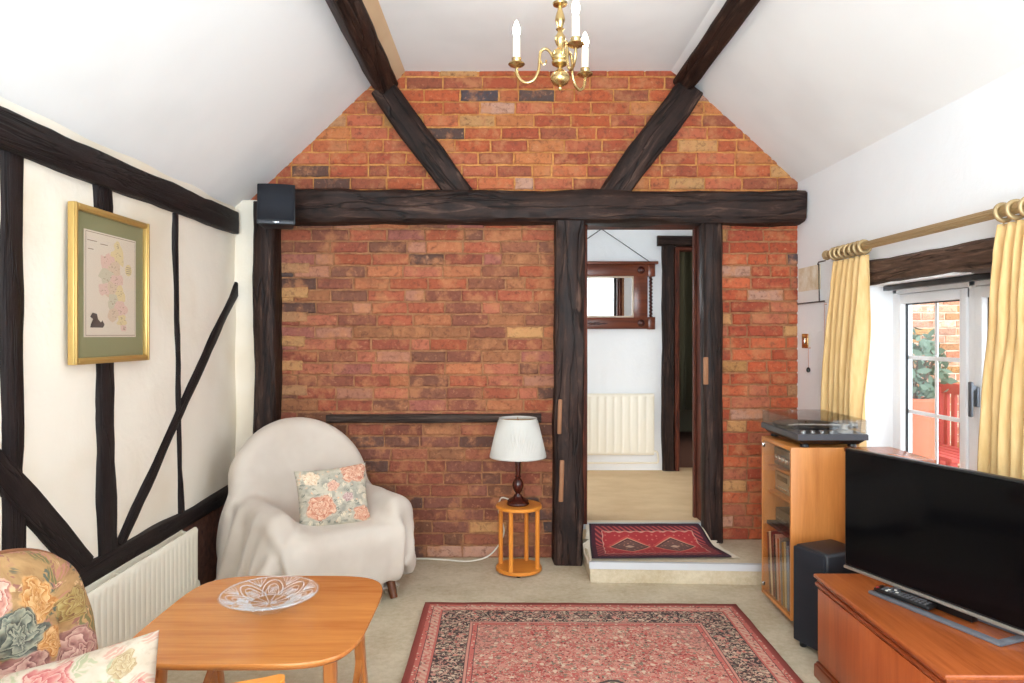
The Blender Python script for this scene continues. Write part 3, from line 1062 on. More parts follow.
add_lathe(bm, [(0.002, -0.11), (0.007, -0.08), (0.004, -0.06), (0.011, -0.03), (0.006, -0.015), (0.012, 0), (0.006, 0.015), (0.011, 0.03), (0.004, 0.06), (0.007, 0.08), (0.002, 0.11)],
          ((mx0 + mx1) / 2 - 0.02, yf - 0.002, mz0 + 0.045), 12, Euler((0, math.pi / 2, 0)).to_matrix())
obj('split_turning', bm, M_MAHOG, mr)
bm = bmesh.new()
hk = P(601.5, 229, HY - 0.02)
add_tube(bm, [(mx1 - 0.04, yf + 0.02, mz1 + 0.02), tuple(hk)], 0.0035, 6)
add_tube(bm, [(2 * hk.x - mx1 + 0.04, yf + 0.02, mz1 + 0.02), tuple(hk)], 0.0035, 6)
add_tube(bm, [(hk.x, HY + 0.001, hk.z), (hk.x, HY - 0.03, hk.z + 0.004)], 0.006, 8)
obj('hanging_wire', bm, M_BLACK, mr, label='dark hanging wire on a nail')

# ------------------------------------------------------------------ window in the right wall
WX = 1.90
wn = bpy.data.objects.new('window_1', None)
COL.objects.link(wn)
wn.location = (WX, (WY0 + WY1) / 2, WZ0)
tag(wn, 'white casement window with grey handle between the curtains', 'window', None, 'structure')
def wbox(y0, y1, z0, z1, x0=WX - 0.02, x1=WX + 0.045, bv=0.005, bm=None, mi=0): return bx(x0, x1, y0, y1, z0, z1, bv, bm, mi)
bm = bmesh.new()
wbox(WY1 - 0.035, WY1, WZ0, WZ1, bm=bm); wbox(WY0, WY0 + 0.035, WZ0, WZ1, bm=bm)
wbox(WY0, WY1, WZ1 - 0.04, WZ1, bm=bm); wbox(WY0, WY1, WZ0, WZ0 + 0.05, bm=bm)
YM = 2.818
wbox(YM - 0.022, YM + 0.022, WZ0, WZ1, bm=bm)
obj('window_frame', bm, M_UPVC, wn)
for si, (a, b) in enumerate(((YM + 0.024, WY1 - 0.037), (WY0 + 0.037, YM - 0.024))):
    bm = bmesh.new()
    z0, z1 = WZ0 + 0.052, WZ1 - 0.042
    q = 0.045
    wbox(a, a + q, z0, z1, WX - 0.028, WX + 0.03, 0.006, bm); wbox(b - q, b, z0, z1, WX - 0.028, WX + 0.03, 0.006, bm)
    wbox(a, b, z0, z0 + q, WX - 0.0275, WX + 0.03, 0.006, bm); wbox(a, b, z1 - q, z1, WX - 0.0275, WX + 0.03, 0.006, bm)
    sash = obj('sash', bm, M_UPVC, wn)
    bm = bmesh.new()
    for (c0, c1, d0, d1) in ((a + q, a + q + 0.006, z0 + q, z1 - q), (b - q - 0.006, b - q, z0 + q, z1 - q), (a + q, b - q, z0 + q, z0 + q + 0.006), (a + q, b - q, z1 - q - 0.006, z1 - q)):
        bx(WX - 0.004, WX + 0.006, c0, c1, d0, d1, 0, bm)
    obj('gasket', bm, M_BLACK, sash, smooth=False, local=True).parent = sash
    bm = bmesh.new()
    bx(WX + 0.002, WX + 0.008, a + q - 0.005, b - q + 0.005, z0 + q - 0.005, z1 - q + 0.005, 0, bm)
    obj('pane', bm, M_GLASS, sash, smooth=False, local=True)
    bm = bmesh.new()
    yc = (a + b) / 2
    bx(WX + 0.009, WX + 0.014, yc - 0.009, yc + 0.009, z0 + q, z1 - q, 0, bm)
    for k in (1, 2):
        zc = z0 + q + (z1 - z0 - 2 * q) * k / 3
        bx(WX + 0.0085, WX + 0.0135, a + q, b - q, zc - 0.009, zc + 0.009, 0, bm)
    obj('glazing_bar', bm, M_UPVC, sash, smooth=False, local=True)
bm = bmesh.new()
hy = YM - 0.046
bx(WX - 0.040, WX - 0.027, hy - 0.014, hy + 0.014, 1.045, 1.125, 0.004, bm)
bx(WX - 0.055, WX - 0.036, hy - 0.009, hy + 0.009, 1.11, 1.13, 0.003, bm)
bx(WX - 0.062, WX - 0.050, hy - 0.011, hy + 0.011, 1.005, 1.145, 0.005, bm)
obj('window_handle', bm, M_GREYMETAL, wn, label='grey lever handle')
bm = bmesh.new()
bx(XR - 0.02, WX - 0.02, WY0, WY1, WZ0 - 0.03, WZ0 + 0.004, 0.004, bm)
obj('window_sill', bm, M_UPVC, wn)
# frame of an added second window, out of view, for side fill light
bm = bmesh.new()
for y in (0.08, 0.73, 1.38):
    bx(1.88, 1.93, y, y + 0.04, 0.6, 1.95, 0.004, bm)
for z in (0.6, 1.91):
    bx(1.88, 1.925, 0.08, 1.42, z, z + 0.04, 0.004, bm)
struct('window_3', bm, M_UPVC, 'added unseen white window nearer the viewer in the right wall', 'window')

bm = bmesh.new()
timber(bm, (1.80, 1.92, 1.612), (1.80, 3.455, 1.628), 0.112, 0.155, (0, 0, 1), 71, 0.010, 14, 0.012)
beam(21, 'weathered oak lintel over the white window', bm, M_LINTEL)
bm = bmesh.new()
bx(1.80, 1.83, WY0 + 0.05, WY1 - 0.06, WZ1 - 0.026, WZ1 - 0.002, 0.004, bm)
o = obj('blind_rail', bm, M_BLACK)
tag(o, 'thin black rail under the oak lintel at the window head', 'rail')

# ------------------------------------------------------------------ curtain pole and curtains
RX, RZ = 1.678, 1.750
pole = thing('curtain_pole', 'antique gold reeded curtain pole above the window', 'curtain pole', (RX, 2.6, RZ))
bm = bmesh.new()
def reeded(k, a): return 1 + 0.07 * math.cos(12 * a)
add_lathe(bm, [(0.0175, 0), (0.0175, 1.1), (0.0175, 2.2)], (RX, 1.42, RZ - 0.004), 96, Euler((-math.pi / 2, 0, 0)).to_matrix(), wob=reeded)
obj('rod', bm, M_OLDBRASS, pole)
for y, s in ((3.615, 1), (1.42, -1)):
    bm = bmesh.new()
    add_lathe(bm, [(0.017, 0), (0.022, 0.004), (0.022, 0.012), (0.014, 0.016), (0.024, 0.026), (0.026, 0.036), (0.018, 0.05), (0.004, 0.056)], (RX, y, RZ - 0.004), 24, Euler((-s * math.pi / 2, 0, 0)).to_matrix())
    obj('finial', bm, M_OLDBRASS, pole)
for y in (3.40, 1.62):
    bm = bmesh.new()
    add_tube(bm, [(RX, y, RZ - 0.012), (XR - 0.004, y, RZ - 0.012)], 0.009, 10)
    add_lathe(bm, [(0.028, 0), (0.028, 0.008), (0.016, 0.014)], (XR - 0.001, y, RZ - 0.012), 20, Euler((0, -math.pi / 2, 0)).to_matrix())
    obj('wall_bracket', bm, M_OLDBRASS, pole)


def curtain(label, ya, yb, yba, ybb, ztop, zbot, folds, rings, seed):
    rt = thing('curtain', label, 'curtain', (RX, (ya + yb) / 2, zbot))
    rr = random.Random(seed)
    NT, NS = folds * 14, 46
    ph = [rr.uniform(-0.5, 0.5) for _ in range(folds + 1)]
    bm = bmesh.new()
    uvl = bm.loops.layers.uv.verify()
    grid = []
    for j in range(NS + 1):
        s = j / NS
        z = ztop + (zbot - ztop) * s
        row = []
        for i in range(NT + 1):
            t = i / NT
            y0 = ya + (yba - ya) * s ** 0.8
            y1 = yb + (ybb - yb) * s ** 0.8
            amp = 0.012 + 0.020 * min(1, s * 3.2) + 0.004 * mnoise.noise(Vector((t * 7, s * 3, seed)))
            if s < 0.13:
                amp = 0.010 + 0.012 * s / 0.13
            f = t * folds
            wv = math.sin(2 * math.pi * f + 0.9 * math.sin(s * 2.4 + seed) + ph[int(f) % folds] * s)
            w2 = math.sin(4 * math.pi * f + 2.0 * s + seed) * 0.25 * min(1, s * 2) + 0.55 * mnoise.noise(Vector((t * folds * 1.1, s * 1.6, seed * 3))) * min(1, s * 2)
            y = y0 + (y1 - y0) * t + 0.010 * math.sin(2 * math.pi * f * 1.0 + 1.3) * min(1, s * 3) + 0.01 * mnoise.noise(Vector((t * 4, s * 2.5, seed + 4)))
            row.append(bm.verts.new((RX + amp * (wv + w2), y, z)))
        grid.append(row)
    for j in range(NS):
        for i in range(NT):
            f = bm.faces.new((grid[j][i], grid[j][i + 1], grid[j + 1][i + 1], grid[j + 1][i]))
            for lp, (u, w) in zip(f.loops, ((i, j), (i + 1, j), (i + 1, j + 1), (i, j + 1))):
                lp[uvl].uv = (u / NT, w / NS)
    o = obj('curtain_cloth', bm, M_CURTAIN, rt, angle=80)
    md = o.modifiers.new('thickness', 'SOLIDIFY')
    md.thickness = 0.003
    for k in range(rings):
        y = ya + (yb - ya) * (k + 0.5) / rings
        bm = bmesh.new()
        pts = [(RX + 0.027 * math.cos(a), y + 0.004 * math.sin(a + k), RZ - 0.008 + 0.027 * math.sin(a)) for a in [2 * math.pi * q / 28 for q in range(29)]]
        add_tube(bm, pts, 0.0085, 10, cap=False)
        add_tube(bm, [(RX, y, RZ - 0.035), (RX, y, RZ - 0.052)], 0.003, 6)
        obj('curtain_ring', bm, M_OLDBRASS, rt)
    return rt


curtain('gold pleated curtain behind the record turntable', 3.245, 3.580, 3.315, 3.660, RZ - 0.046, 0.66, 6, 7, 1.0)
curtain('gold pleated curtain at the right edge behind the television', 1.98, 2.385, 1.98, 2.425, RZ - 0.046, 0.84, 9, 7, 2.6)

# ------------------------------------------------------------------ small things on the right wall by the brick
def on_right(px, py, dx=0.0):
    Y = (XR - dx) * F / (px - CX)
    return Y, CAMZ + (CY - py) / F * Y


y0, z0 = on_right(799, 304)
y1, z1 = on_right(822, 264)
hg = thing('wall_hanging', 'small cream paper hanging on the white wall beside the brick', 'wall hanging', (XR, (y0 + y1) / 2, z0))
bm = bmesh.new()
nbp = NB('aged_paper', lin(226, 212, 186), 0.9)
vv = nbp.coord()
nn = nbp.noise(vv, 14, 4, 0.7)
nbp.set('Base Color', nbp.ramp(nn, [(0.35, lin(214, 194, 158)), (0.65, lin(238, 230, 214))]))
bx(XR - 0.008, XR - 0.004, y1 + 0.01, y0 - 0.01, z0 + 0.07, z1, 0, bm)
bx(XR - 0.007, XR - 0.005, y1 + 0.01, y0 - 0.01, z0, z0 + 0.07, 0, bm, 1)
obj('paper_sheet', bm, [nbp.m, plain('white_paper', lin(236, 234, 230), 0.9)], hg, smooth=False)
bm = bmesh.new()
add_tube(bm, [(XR - 0.01, y1 - 0.05, z0), (XR - 0.01, y0, z0)], 0.004, 6)
add_tube(bm, [(XR - 0.01, y1 - 0.06, z1 + 0.012), (XR - 0.01, y1 + 0.02, z1 + 0.012), (XR - 0.01, y1 + 0.03, z1)], 0.0035, 6)
add_tube(bm, [(XR - 0.012, y1 + 0.012, z1), (XR - 0.012, y1 + 0.006, z0)], 0.003, 6)
obj('wire_rail', bm, M_BLACK, hg, label='thin dark wire rails')
ys, zs = on_right(806, 341)
sw = thing('light_switch', 'brass light switch on the white wall beside the brick', 'switch', (XR, ys, zs))
bm = bmesh.new()
bx(XR - 0.008, XR - 0.001, ys - 0.04, ys + 0.04, zs - 0.042, zs + 0.042, 0.003, bm)
obj('switch_plate', bm, M_BRASS, sw)
bm = bmesh.new()
bx(XR - 0.016, XR - 0.007, ys - 0.012, ys + 0.012, zs - 0.018, zs + 0.018, 0.003, bm)
obj('rocker', bm, M_CHROME, sw)
for (px, py0, py1, lab) in ((807, 348, 370, 'short dark bob pull cord under the brass light switch'), (823, 304, 384, 'long dark bob pull cord close to the gold curtain')):
    yc, zc = on_right(px, py1, 0.02)
    _, zt = on_right(px, py0, 0.02)
    pc = thing('pull_cord', lab, 'pull cord', (XR - 0.015, yc, zc))
    bm = bmesh.new()
    add_tube(bm, [(XR - 0.012, yc, zc), (XR - 0.012, yc, zt)], 0.0025, 6)
    add_tube(bm, [(XR - 0.013, yc, zt), (XR, yc, zt)], 0.004, 6)
    obj('cord', bm, plain('pink_cord', lin(206, 170, 160), 0.8), pc)
    bm = bmesh.new()
    add_lathe(bm, [(0.003, 0.016), (0.009, 0.01), (0.0115, 0), (0.009, -0.010), (0.003, -0.014)], (XR - 0.0125, yc, zc), 14)
    obj('bob', bm, M_BLACK, pc)

# ------------------------------------------------------------------ armchair and the throw draped over it
TH = math.atan2(0.616, 0.788)
CU, CV = Vector((math.cos(TH), math.sin(TH), 0)), Vector((math.sin(TH), -math.cos(TH), 0))
CO = Vector((-0.955, 3.615, 0))


def cw(u, v, z): return CO + CU * u + CV * v + Vector((0, 0, z))


def sd_rbox(p, c, h, r):
    q = np.abs(p - np.array(c)) - (np.array(h) - r)
    return np.linalg.norm(np.maximum(q, 0), axis=1) + np.minimum(q.max(axis=1), 0) - r


def chair_sdf(p, grow=0.0):
    u, v, z = p[:, 0], p[:, 1], p[:, 2]
    # crowned seat with rounded front
    seat = sd_rbox(p, (0, 0.03, 0.27), (0.30, 0.335 , 0.115), 0.07)
    arms = 1e9
    for s in (-1, 1):
        q = p.copy()
        q[:, 0] = s * u
        a = sd_rbox(q, (0.305, -0.02, 0.33), (0.065, 0.315, 0.165), 0.055)
        arms = np.minimum(arms, a)
    # arched back, leaning and wrapping a little forward at the sides
    vb = -0.255 - 0.20 * (z - 0.35) + 0.55 * np.maximum(np.abs(u) - 0.05, 0) ** 2
    dv = np.abs(v - vb) - 0.03
    zc = 0.545
    hw = 0.332
    e = np.sqrt((u / hw) ** 2 + (np.maximum(z - zc, 0) / 0.29) ** 2)
    d2 = np.where(z > zc, (e - 1) * 0.30, np.abs(u) - hw)
    d2 = np.maximum(d2, 0.12 - z)
    back = np.sqrt(np.maximum(d2, 0) ** 2 + np.maximum(dv, 0) ** 2) + np.minimum(np.maximum(d2, dv), 0) - 0.025
    k = 0.03
    d = seat
    for o in (arms, back):
        h = np.clip(0.5 + 0.5 * (o - d) / k, 0, 1)
        d = o * (1 - h) + d * h - k * h * (1 - h)
    return d - grow


def sdf_grad(p):
    e = 0.004
    d = chair_sdf(p)
    g = np.stack([chair_sdf(p + np.array(o)) - d for o in ((e, 0, 0), (0, e, 0), (0, 0, e))], axis=1)
    n = np.linalg.norm(g, axis=1, keepdims=True)
    return d, g / np.maximum(n, 1e-9)


def simulate_throw():
    NU, NV, h, IC = 76, 78, 0.0235, 29
    # rest path of the centre line, front hem to back hem
    path = [(0.40, 0.27), (0.40, 0.395), (-0.17, 0.395), (-0.345, 0.85), (-0.42, 0.85), (-0.44, 0.2), (-0.44, -0.6)]
    seg = []
    for a, b in zip(path, path[1:]):
        seg.append((a, b, math.dist(a, b)))
    def at(s):
        for a, b, L in seg:
            if s <= L:
                return a[0] + (b[0] - a[0]) * s / L, a[1] + (b[1] - a[1]) * s / L
            s -= L
        return path[-1]
    x = np.zeros((NU, NV, 3))
    for j in range(NV):
        v, z = at(j * h)
        w = min(1.0, max(0.0, (0.62 - z) / 0.15)) if v > -0.36 else 0.0     # seat rows dip between the arms
        for i in range(NU):
            q = (i - IC) * h
            sg, a = (1 if q > 0 else -1), abs(q)
            if a < 0.245: us, dz = a, 0.0
            elif a < 0.365: us, dz = 0.245 + 0.1 * (a - 0.245), a - 0.245
            elif a < 0.505: us, dz = 0.257 + (a - 0.365), 0.12
            else: us, dz = 0.397, 0.12 - (a - 0.505)
            if z < 0.39: dz = min(dz, 0.0) if a > 0.5 else dz * 0.6
            wz = 0.342 if z < 0.545 else max(0.03, 0.342 * math.sqrt(max(0.0, 1 - ((z - 0.545) / 0.312) ** 2)))
            ex = max(0.0, a - wz)
            ub, db = (a, 0.0) if a < wz else (wz + 0.02 + 0.10 * ex, -max(0.0, ex - 0.07))
            if z > 0.80 and a >= wz:
                ub, db = wz + 0.75 * ex, -0.66 * ex
                if ub > 0.35:
                    db -= (ub - 0.35); ub = 0.35
            vb_ = -min(ex, 0.07) * (1 - w)
            u, dd = sg * (us * w + ub * (1 - w)), dz * w + db * (1 - w)
            x[i, j] = (u + 0.004 * math.sin(j * 1.7 + i), v + vb_ + 0.003 * math.sin(i * 2.1), max(z + dd, 0.03 + 0.001 * (j % 7)))
    pin = np.zeros((NU, NV), bool)
    for j in range(NV):
        if at(j * h)[0] < -0.37:
            pin[IC - 6:IC + 7, j] = True
    x_pin = x[pin].copy()
    prev = x.copy()
    rng = np.random.default_rng(4)
    x += rng.normal(0, 0.0012, x.shape)
    cons = []
    def add(di, dj, stiff):
        L = h * 1.05 * math.hypot(di, dj)
        i0, i1 = max(0, -di), NU - max(0, di)
        j0, j1 = 0, NV - dj
        A = (slice(i0, i1), slice(j0, j1))
        B = (slice(i0 + di, i1 + di), slice(j0 + dj, j1 + dj))
        cons.append((A, B, L, stiff))
    add(1, 0, 0.9); add(0, 1, 0.9); add(1, 1, 0.25); add(-1, 1, 0.25); add(2, 0, 0.04); add(0, 2, 0.04)
    # room walls seen from the chair
    cu, cv = np.array(CU), np.array(CV)
    dt2 = (1 / 60) ** 2
    for it in range(170):
        vel = (x - prev) * (0.955 if it < 120 else 0.8)
        prev = x.copy()
        acc = np.zeros_like(x)
        acc[..., 2] = -5.0
        pf = x.reshape(-1, 3)
        d, g = sdf_grad(pf)
        tuck = ((d < 0.16) & (d > 0.0) & (np.abs(pf[:, 0]) < 0.34) & (pf[:, 1] > -0.36) & (pf[:, 1] < 0.34))
        acc.reshape(-1, 3)[tuck] -= g[tuck] * 13.0
        out = (pf[:, 0] < -0.37) & (pf[:, 2] < 0.5)
        acc.reshape(-1, 3)[out, 0] -= 0.9
        x = x + vel + acc * dt2
        for k in range(7):
            for A, B, L, st in cons:
                dlt = x[B] - x[A]
                ln = np.linalg.norm(dlt, axis=2, keepdims=True)
                c = dlt * ((ln - L) / np.maximum(ln, 1e-6)) * (0.5 * st * 0.8)
                cnt = 1.0
                x[A] += c * cnt
                x[B] -= c * cnt
            x[pin] = x_pin
            if k in (3, 6):
                pf = x.reshape(-1, 3)
                d, g = sdf_grad(pf)
                m = d < 0.012
                pf[m] += g[m] * (0.012 - d[m])[:, None]
                if k == 6:
                    pp = prev.reshape(-1, 3)
                    pp[m] += (pf[m] - pp[m]) * 0.96
                wx = CO.x + pf[:, 0] * cu[0] + pf[:, 1] * cv[0]
                wy = CO.y + pf[:, 0] * cu[1] + pf[:, 1] * cv[1]
                ex = np.maximum(-1.455 - wx, 0)
                ey = np.maximum(wy - 4.12, 0)
                pf[:, 0] += ex * cu[0] - ey * cu[1]
                pf[:, 1] += ex * cv[0] - ey * cv[1]
                fl = pf[:, 2] < 0.022
                pf[fl, 2] = 0.022
                x = pf.reshape(NU, NV, 3)
    # hanging folds: down the front of both arms and down the outer sides
    du = np.gradient(x, axis=0)
    dv_ = np.gradient(x, axis=1)
    nrm = np.cross(du, dv_)
    nrm /= np.maximum(np.linalg.norm(nrm, axis=2, keepdims=True), 1e-9)
    if nrm[IC, 20, 2] < 0:
        nrm = -nrm
    II, JJ = np.meshgrid(np.arange(NU), np.arange(NV), indexing='ij')
    u, v, z = x[..., 0], x[..., 1], x[..., 2]
    sm = lambda t, a, b: np.clip((t - a) / (b - a), 0, 1) ** 2 * (3 - 2 * np.clip((t - a) / (b - a), 0, 1))
    def ridge(ph): return np.maximum(0.0, np.sin(ph)) ** 1.5
    front = sm(v, 0.22, 0.34) * sm(np.abs(u), 0.16, 0.25)
    side = sm(np.abs(u), 0.34, 0.385) * sm(-z, -0.62, -0.35)
    wob_ = 0.5 * np.sin(II * 0.13 + 1.0) + 0.4 * np.sin(JJ * 0.11)
    d = 0.050 * front * ridge(II * 1.15 + wob_ + 0.06 * JJ)
    d += 0.034 * side * ridge(JJ * 0.78 + 0.09 * II + 2 * wob_)
    # long soft creases over the back and a tuck where the arms meet the seat
    backz = sm(z, 0.42, 0.56) * sm(-v, 0.10, 0.2)
    d += 0.016 * backz * ridge((II - IC) * 0.42 + 0.16 * JJ + wob_) * sm(np.abs(u), 0.08, 0.26)
    seat = sm(-z, -0.46, -0.40) * sm(-np.abs(v - 0.1), -0.25, -0.1) * sm(-np.abs(u), -0.3, -0.18)
    d += 0.005 * seat * ridge(II * 0.5 - 0.45 * JJ + 3 * wob_)
    x = x + nrm * d[..., None]
    # the front corner over the far arm hangs lower, towards the floor
    tail = sm(II, NU - 17, NU - 1) * sm(v, 0.02, 0.30) * sm(-z, -0.40, -0.30)
    x[..., 2] = np.maximum(x[..., 2] - 0.24 * tail, 0.05)
    x[..., 0] += 0.05 * tail
    return x


ac = thing('armchair', 'low tub armchair with brown legs under the cream throw', 'armchair', tuple(CO))
M_UPH = plain('beige_upholstery', lin(176, 160, 140), 0.95)
# upholstered body: one surface meshed from the same rounded shapes
def body_mesh():
    bm = bmesh.new()
    add_box(bm, (0, 0.03, 0.27), (0.58, 0.64, 0.20), None, 0.06, 4)
    return bm
def to_chair(bm):
    for v in bm.verts:
        v.co = cw(*v.co)
    return bm
bm = bmesh.new()
add_box(bm, (0, 0.025, 0.268), (0.57, 0.63, 0.205), None, 0.065, 4)
obj('seat', to_chair(bm), M_UPH, ac)
for s in (-1, 1):
    bm = bmesh.new()
    add_box(bm, (s * 0.305, -0.02, 0.325), (0.112, 0.60, 0.30), None, 0.045, 4)
    obj('armrest', to_chair(bm), M_UPH, ac)
bm = bmesh.new()
NA, NZ = 24, 12
for side in (0, 1):
    pass
outer = []
for face in (-1, 1):
    g = []
    for i in range(NA + 1):
        t = i / NA * 2 - 1
        col = []
        for j in range(NZ + 1):
            q = j / NZ
            hw = 0.322
            ztop = 0.545 + 0.275 * math.sqrt(max(0.0, 1 - t * t * 0.985))
            z = 0.16 + (ztop - 0.16) * q
            u = t * hw
            v = -0.255 - 0.20 * (z - 0.35) + 0.55 * max(abs(u) - 0.05, 0) ** 2 + face * 0.036
            col.append(bm.verts.new((u, v, z)))
        g.append(col)
    outer.append(g)
    for i in range(NA):
        for j in range(NZ):
            bm.faces.new((g[i][j], g[i + 1][j], g[i + 1][j + 1], g[i][j + 1]))
a, b = outer
for i in range(NA):
    bm.faces.new((a[i][NZ], a[i + 1][NZ], b[i + 1][NZ], b[i][NZ]))
    bm.faces.new((a[i][0], a[i + 1][0], b[i + 1][0], b[i][0]))
for j in range(NZ):
    bm.faces.new((a[0][j], a[0][j + 1], b[0][j + 1], b[0][j]))
    bm.faces.new((a[NA][j], a[NA][j + 1], b[NA][j + 1], b[NA][j]))
obj('backrest', to_chair(bm), M_UPH, ac)
for (su, sv, lean) in ((-1, 1, 1), (1, 1, 1), (-1, -1, -1), (1, -1, -1)):
    bm = bmesh.new()
    top = Vector((su * 0.25, 0.25 if sv > 0 else -0.20, 0.20))
    bot = top + Vector((su * 0.015, 0.05 * lean, -0.20))
    pts = [top + (bot - top) * (k / 8) + Vector((0, 0.012 * lean * (-(k / 8) * (1 - k / 8)) * 2, 0)) for k in range(9)]
    add_tube(bm, pts, [0.030 - 0.011 * k / 8 for k in range(9)], 14)
    obj('leg', to_chair(bm), M_CHAIRLEG, ac)

X = simulate_throw()
NU, NV = X.shape[:2]
bm = bmesh.new()
uvl = bm.loops.layers.uv.verify()
vs = [[bm.verts.new(cw(*X[i, j])) for j in range(NV)] for i in range(NU)]
for i in range(NU - 1):
    for j in range(NV - 1):
        f = bm.faces.new((vs[i][j], vs[i + 1][j], vs[i + 1][j + 1], vs[i][j + 1]))
        for lp, (p, q) in zip(f.loops, ((i, j), (i + 1, j), (i + 1, j + 1), (i, j + 1))):
            lp[uvl].uv = (p / NU, q / NV)
bmesh.ops.smooth_vert(bm, verts=bm.verts[:], factor=0.2, use_axis_x=True, use_axis_y=True, use_axis_z=True)
throw = obj('throw_blanket', bm, M_THROW, angle=180)
md = throw.modifiers.new('smooth', 'SUBSURF'); md.levels = 1; md.render_levels = 1
md = throw.modifiers.new('thickness', 'SOLIDIFY'); md.thickness = 0.004; md.offset = 1
tag(throw, 'cream woven throw with fringed hem draped over the armchair', 'throw')
bm = bmesh.new()
rf = random.Random(3)
for edge in (0, NU - 1):
    for j in range(0, NV * 2 - 2):
        a = X[edge, j // 2]
        b = X[edge, min(j // 2 + 1, NV - 1)]
        p = cw(*((a + b) / 2 if j % 2 else a))
        inn = cw(*X[1 if edge == 0 else NU - 2, j // 2])
        d = (p - inn).normalized()
        L = rf.uniform(0.045, 0.065)
        q1 = p + d * L * 0.4 + Vector((rf.uniform(-.006, .006), rf.uniform(-.006, .006), -0.3 * L))
        q2 = q1 + Vector((rf.uniform(-.008, .008), rf.uniform(-.008, .008), -0.6 * L))
        q1.z, q2.z = max(q1.z, 0.006), max(q2.z, 0.005)
        add_tube(bm, [p, q1, q2], [0.0028, 0.0022, 0.0014], 4)
o = obj('fringe', bm, M_FRINGE, throw, kind='stuff')


# ------------------------------------------------------------------ cushions
def cushion_bm(w, h, t, M, n=28, pinch=0.07, wav=0.006, seed=0, sag=0.0):
    bm = bmesh.new()
    uvl = bm.loops.layers.uv.verify()
    fr, bk = {}, {}
    for i in range(n + 1):
        for j in range(n + 1):
            a, b = i / n * 2 - 1, j / n * 2 - 1
            # ease toward edges for a better rim
            a2, b2 = math.sin(a * math.pi / 2), math.sin(b * math.pi / 2)
            x = w / 2 * a2 * (1 - pinch * (1 - b2 * b2))
            y = h / 2 * b2 * (1 - pinch * (1 - a2 * a2))
            k = max(0.0, (1 - a2 ** 2) * (1 - b2 ** 2)) ** 0.42
            wn_ = mnoise.noise(Vector((a2 * 2.2, b2 * 2.2, seed))) * wav * (0.4 + k)
            z = t / 2 * k + wn_
            edge = i in (0, n) or j in (0, n)
            zb = -t / 2 * k * 0.9 + wn_
            yy = y - sag * k
            fr[i, j] = bm.verts.new(M @ Vector((x, yy, 0 if edge else z)))
            bk[i, j] = fr[i, j] if edge else bm.verts.new(M @ Vector((x, yy, zb)))
    for i in range(n):
        for j in range(n):
            for d, fl in ((fr, False), (bk, True)):
                q = [(i, j), (i + 1, j), (i + 1, j + 1), (i, j + 1)]
                if fl:
                    q.reverse()
                try:
                    f = bm.faces.new([d[k] for k in q])
                except ValueError:
                    continue
                for lp, k in zip(f.loops, q):
                    uu = (math.sin((k[0] / n * 2 - 1) * math.pi / 2) + 1) / 2
                    vv_ = (math.sin((k[1] / n * 2 - 1) * math.pi / 2) + 1) / 2
                    lp[uvl].uv = (uu, vv_)
    return bm


def frame_m(o, xdir, ydir):
    x = Vector(xdir).normalized()
    y = Vector(ydir)
    y = (y - x * y.dot(x)).normalized()
    z = x.cross(y)
    m = Matrix((x, y, z)).transposed().to_4x4()
    m.translation = o
    return m


# small rose cushion against the chair back
M4 = frame_m(P(333, 497, 3.50), (0.93, 0.36, 0.06), (-0.10, 0.25, 0.95))
bm = cushion_bm(0.355, 0.30, 0.13, M4, seed=2)
o = obj('rose_cushion', bm, M_CUSHION, angle=180)
tag(o, 'small rose print cushion sitting on the cream throw in the armchair', 'cushion')
# ------------------------------------------------------------------ round stand and lamp
LT = Vector((0.078, 3.945, 0))
st = thing('round_stand', 'small round orange wood stand with four posts under the lamp', 'side table', tuple(LT))
for nm, z in (('top_disc', 0.356), ('base_disc', 0.010)):
    bm = bmesh.new()
    add_lathe(bm, [(0.124, z), (0.130, z + 0.004), (0.130, z + 0.015), (0.125, z + 0.020)], LT, 48)
    obj(nm, bm, M_ORANGEWOOD_X, st)
for k in range(4):
    a = math.radians(-24 + 90 * k)
    bm = bmesh.new()
    c = LT + Vector((0.112 * math.cos(a), 0.112 * math.sin(a), 0))
    add_lathe(bm, [(0.0125, 0.029), (0.0125, 0.19), (0.0125, 0.357)], c, 16)
    obj('post', bm, M_ORANGEWOOD, st)
for k in range(3):
    bm = bmesh.new()
    a = 0.5 + k * 2.09
    add_lathe(bm, [(0.012, 0), (0.012, 0.011)], LT + Vector((0.1 * math.cos(a), 0.1 * math.sin(a), 0)), 10)
    obj('foot', bm, M_BLACK, st)
lp_ = thing('table_lamp', 'table lamp with white pleated shade and dark turned base', 'lamp', (LT.x - 0.005, LT.y, 0.376))
L0 = Vector((LT.x - 0.005, LT.y, 0.376))
bm = bmesh.new()
add_lathe(bm, [(0.062, 0), (0.064, 0.006), (0.058, 0.016), (0.060, 0.022), (0.048, 0.032), (0.030, 0.040), (0.024, 0.048), (0.022, 0.055)], L0, 36)
obj('base', bm, M_MAHOG, lp_)
bm = bmesh.new()
add_lathe(bm, [(0.016, 0.053), (0.013, 0.062), (0.020, 0.072), (0.028, 0.090), (0.032, 0.108), (0.029, 0.126), (0.019, 0.142), (0.013, 0.150), (0.019, 0.156), (0.013, 0.163), (0.015, 0.19), (0.016, 0.24), (0.013, 0.275), (0.012, 0.30), (0.012, 0.44)], L0, 28)
obj('stem', bm, M_MAHOG, lp_)
bm = bmesh.new()
rs = []
NP = 180
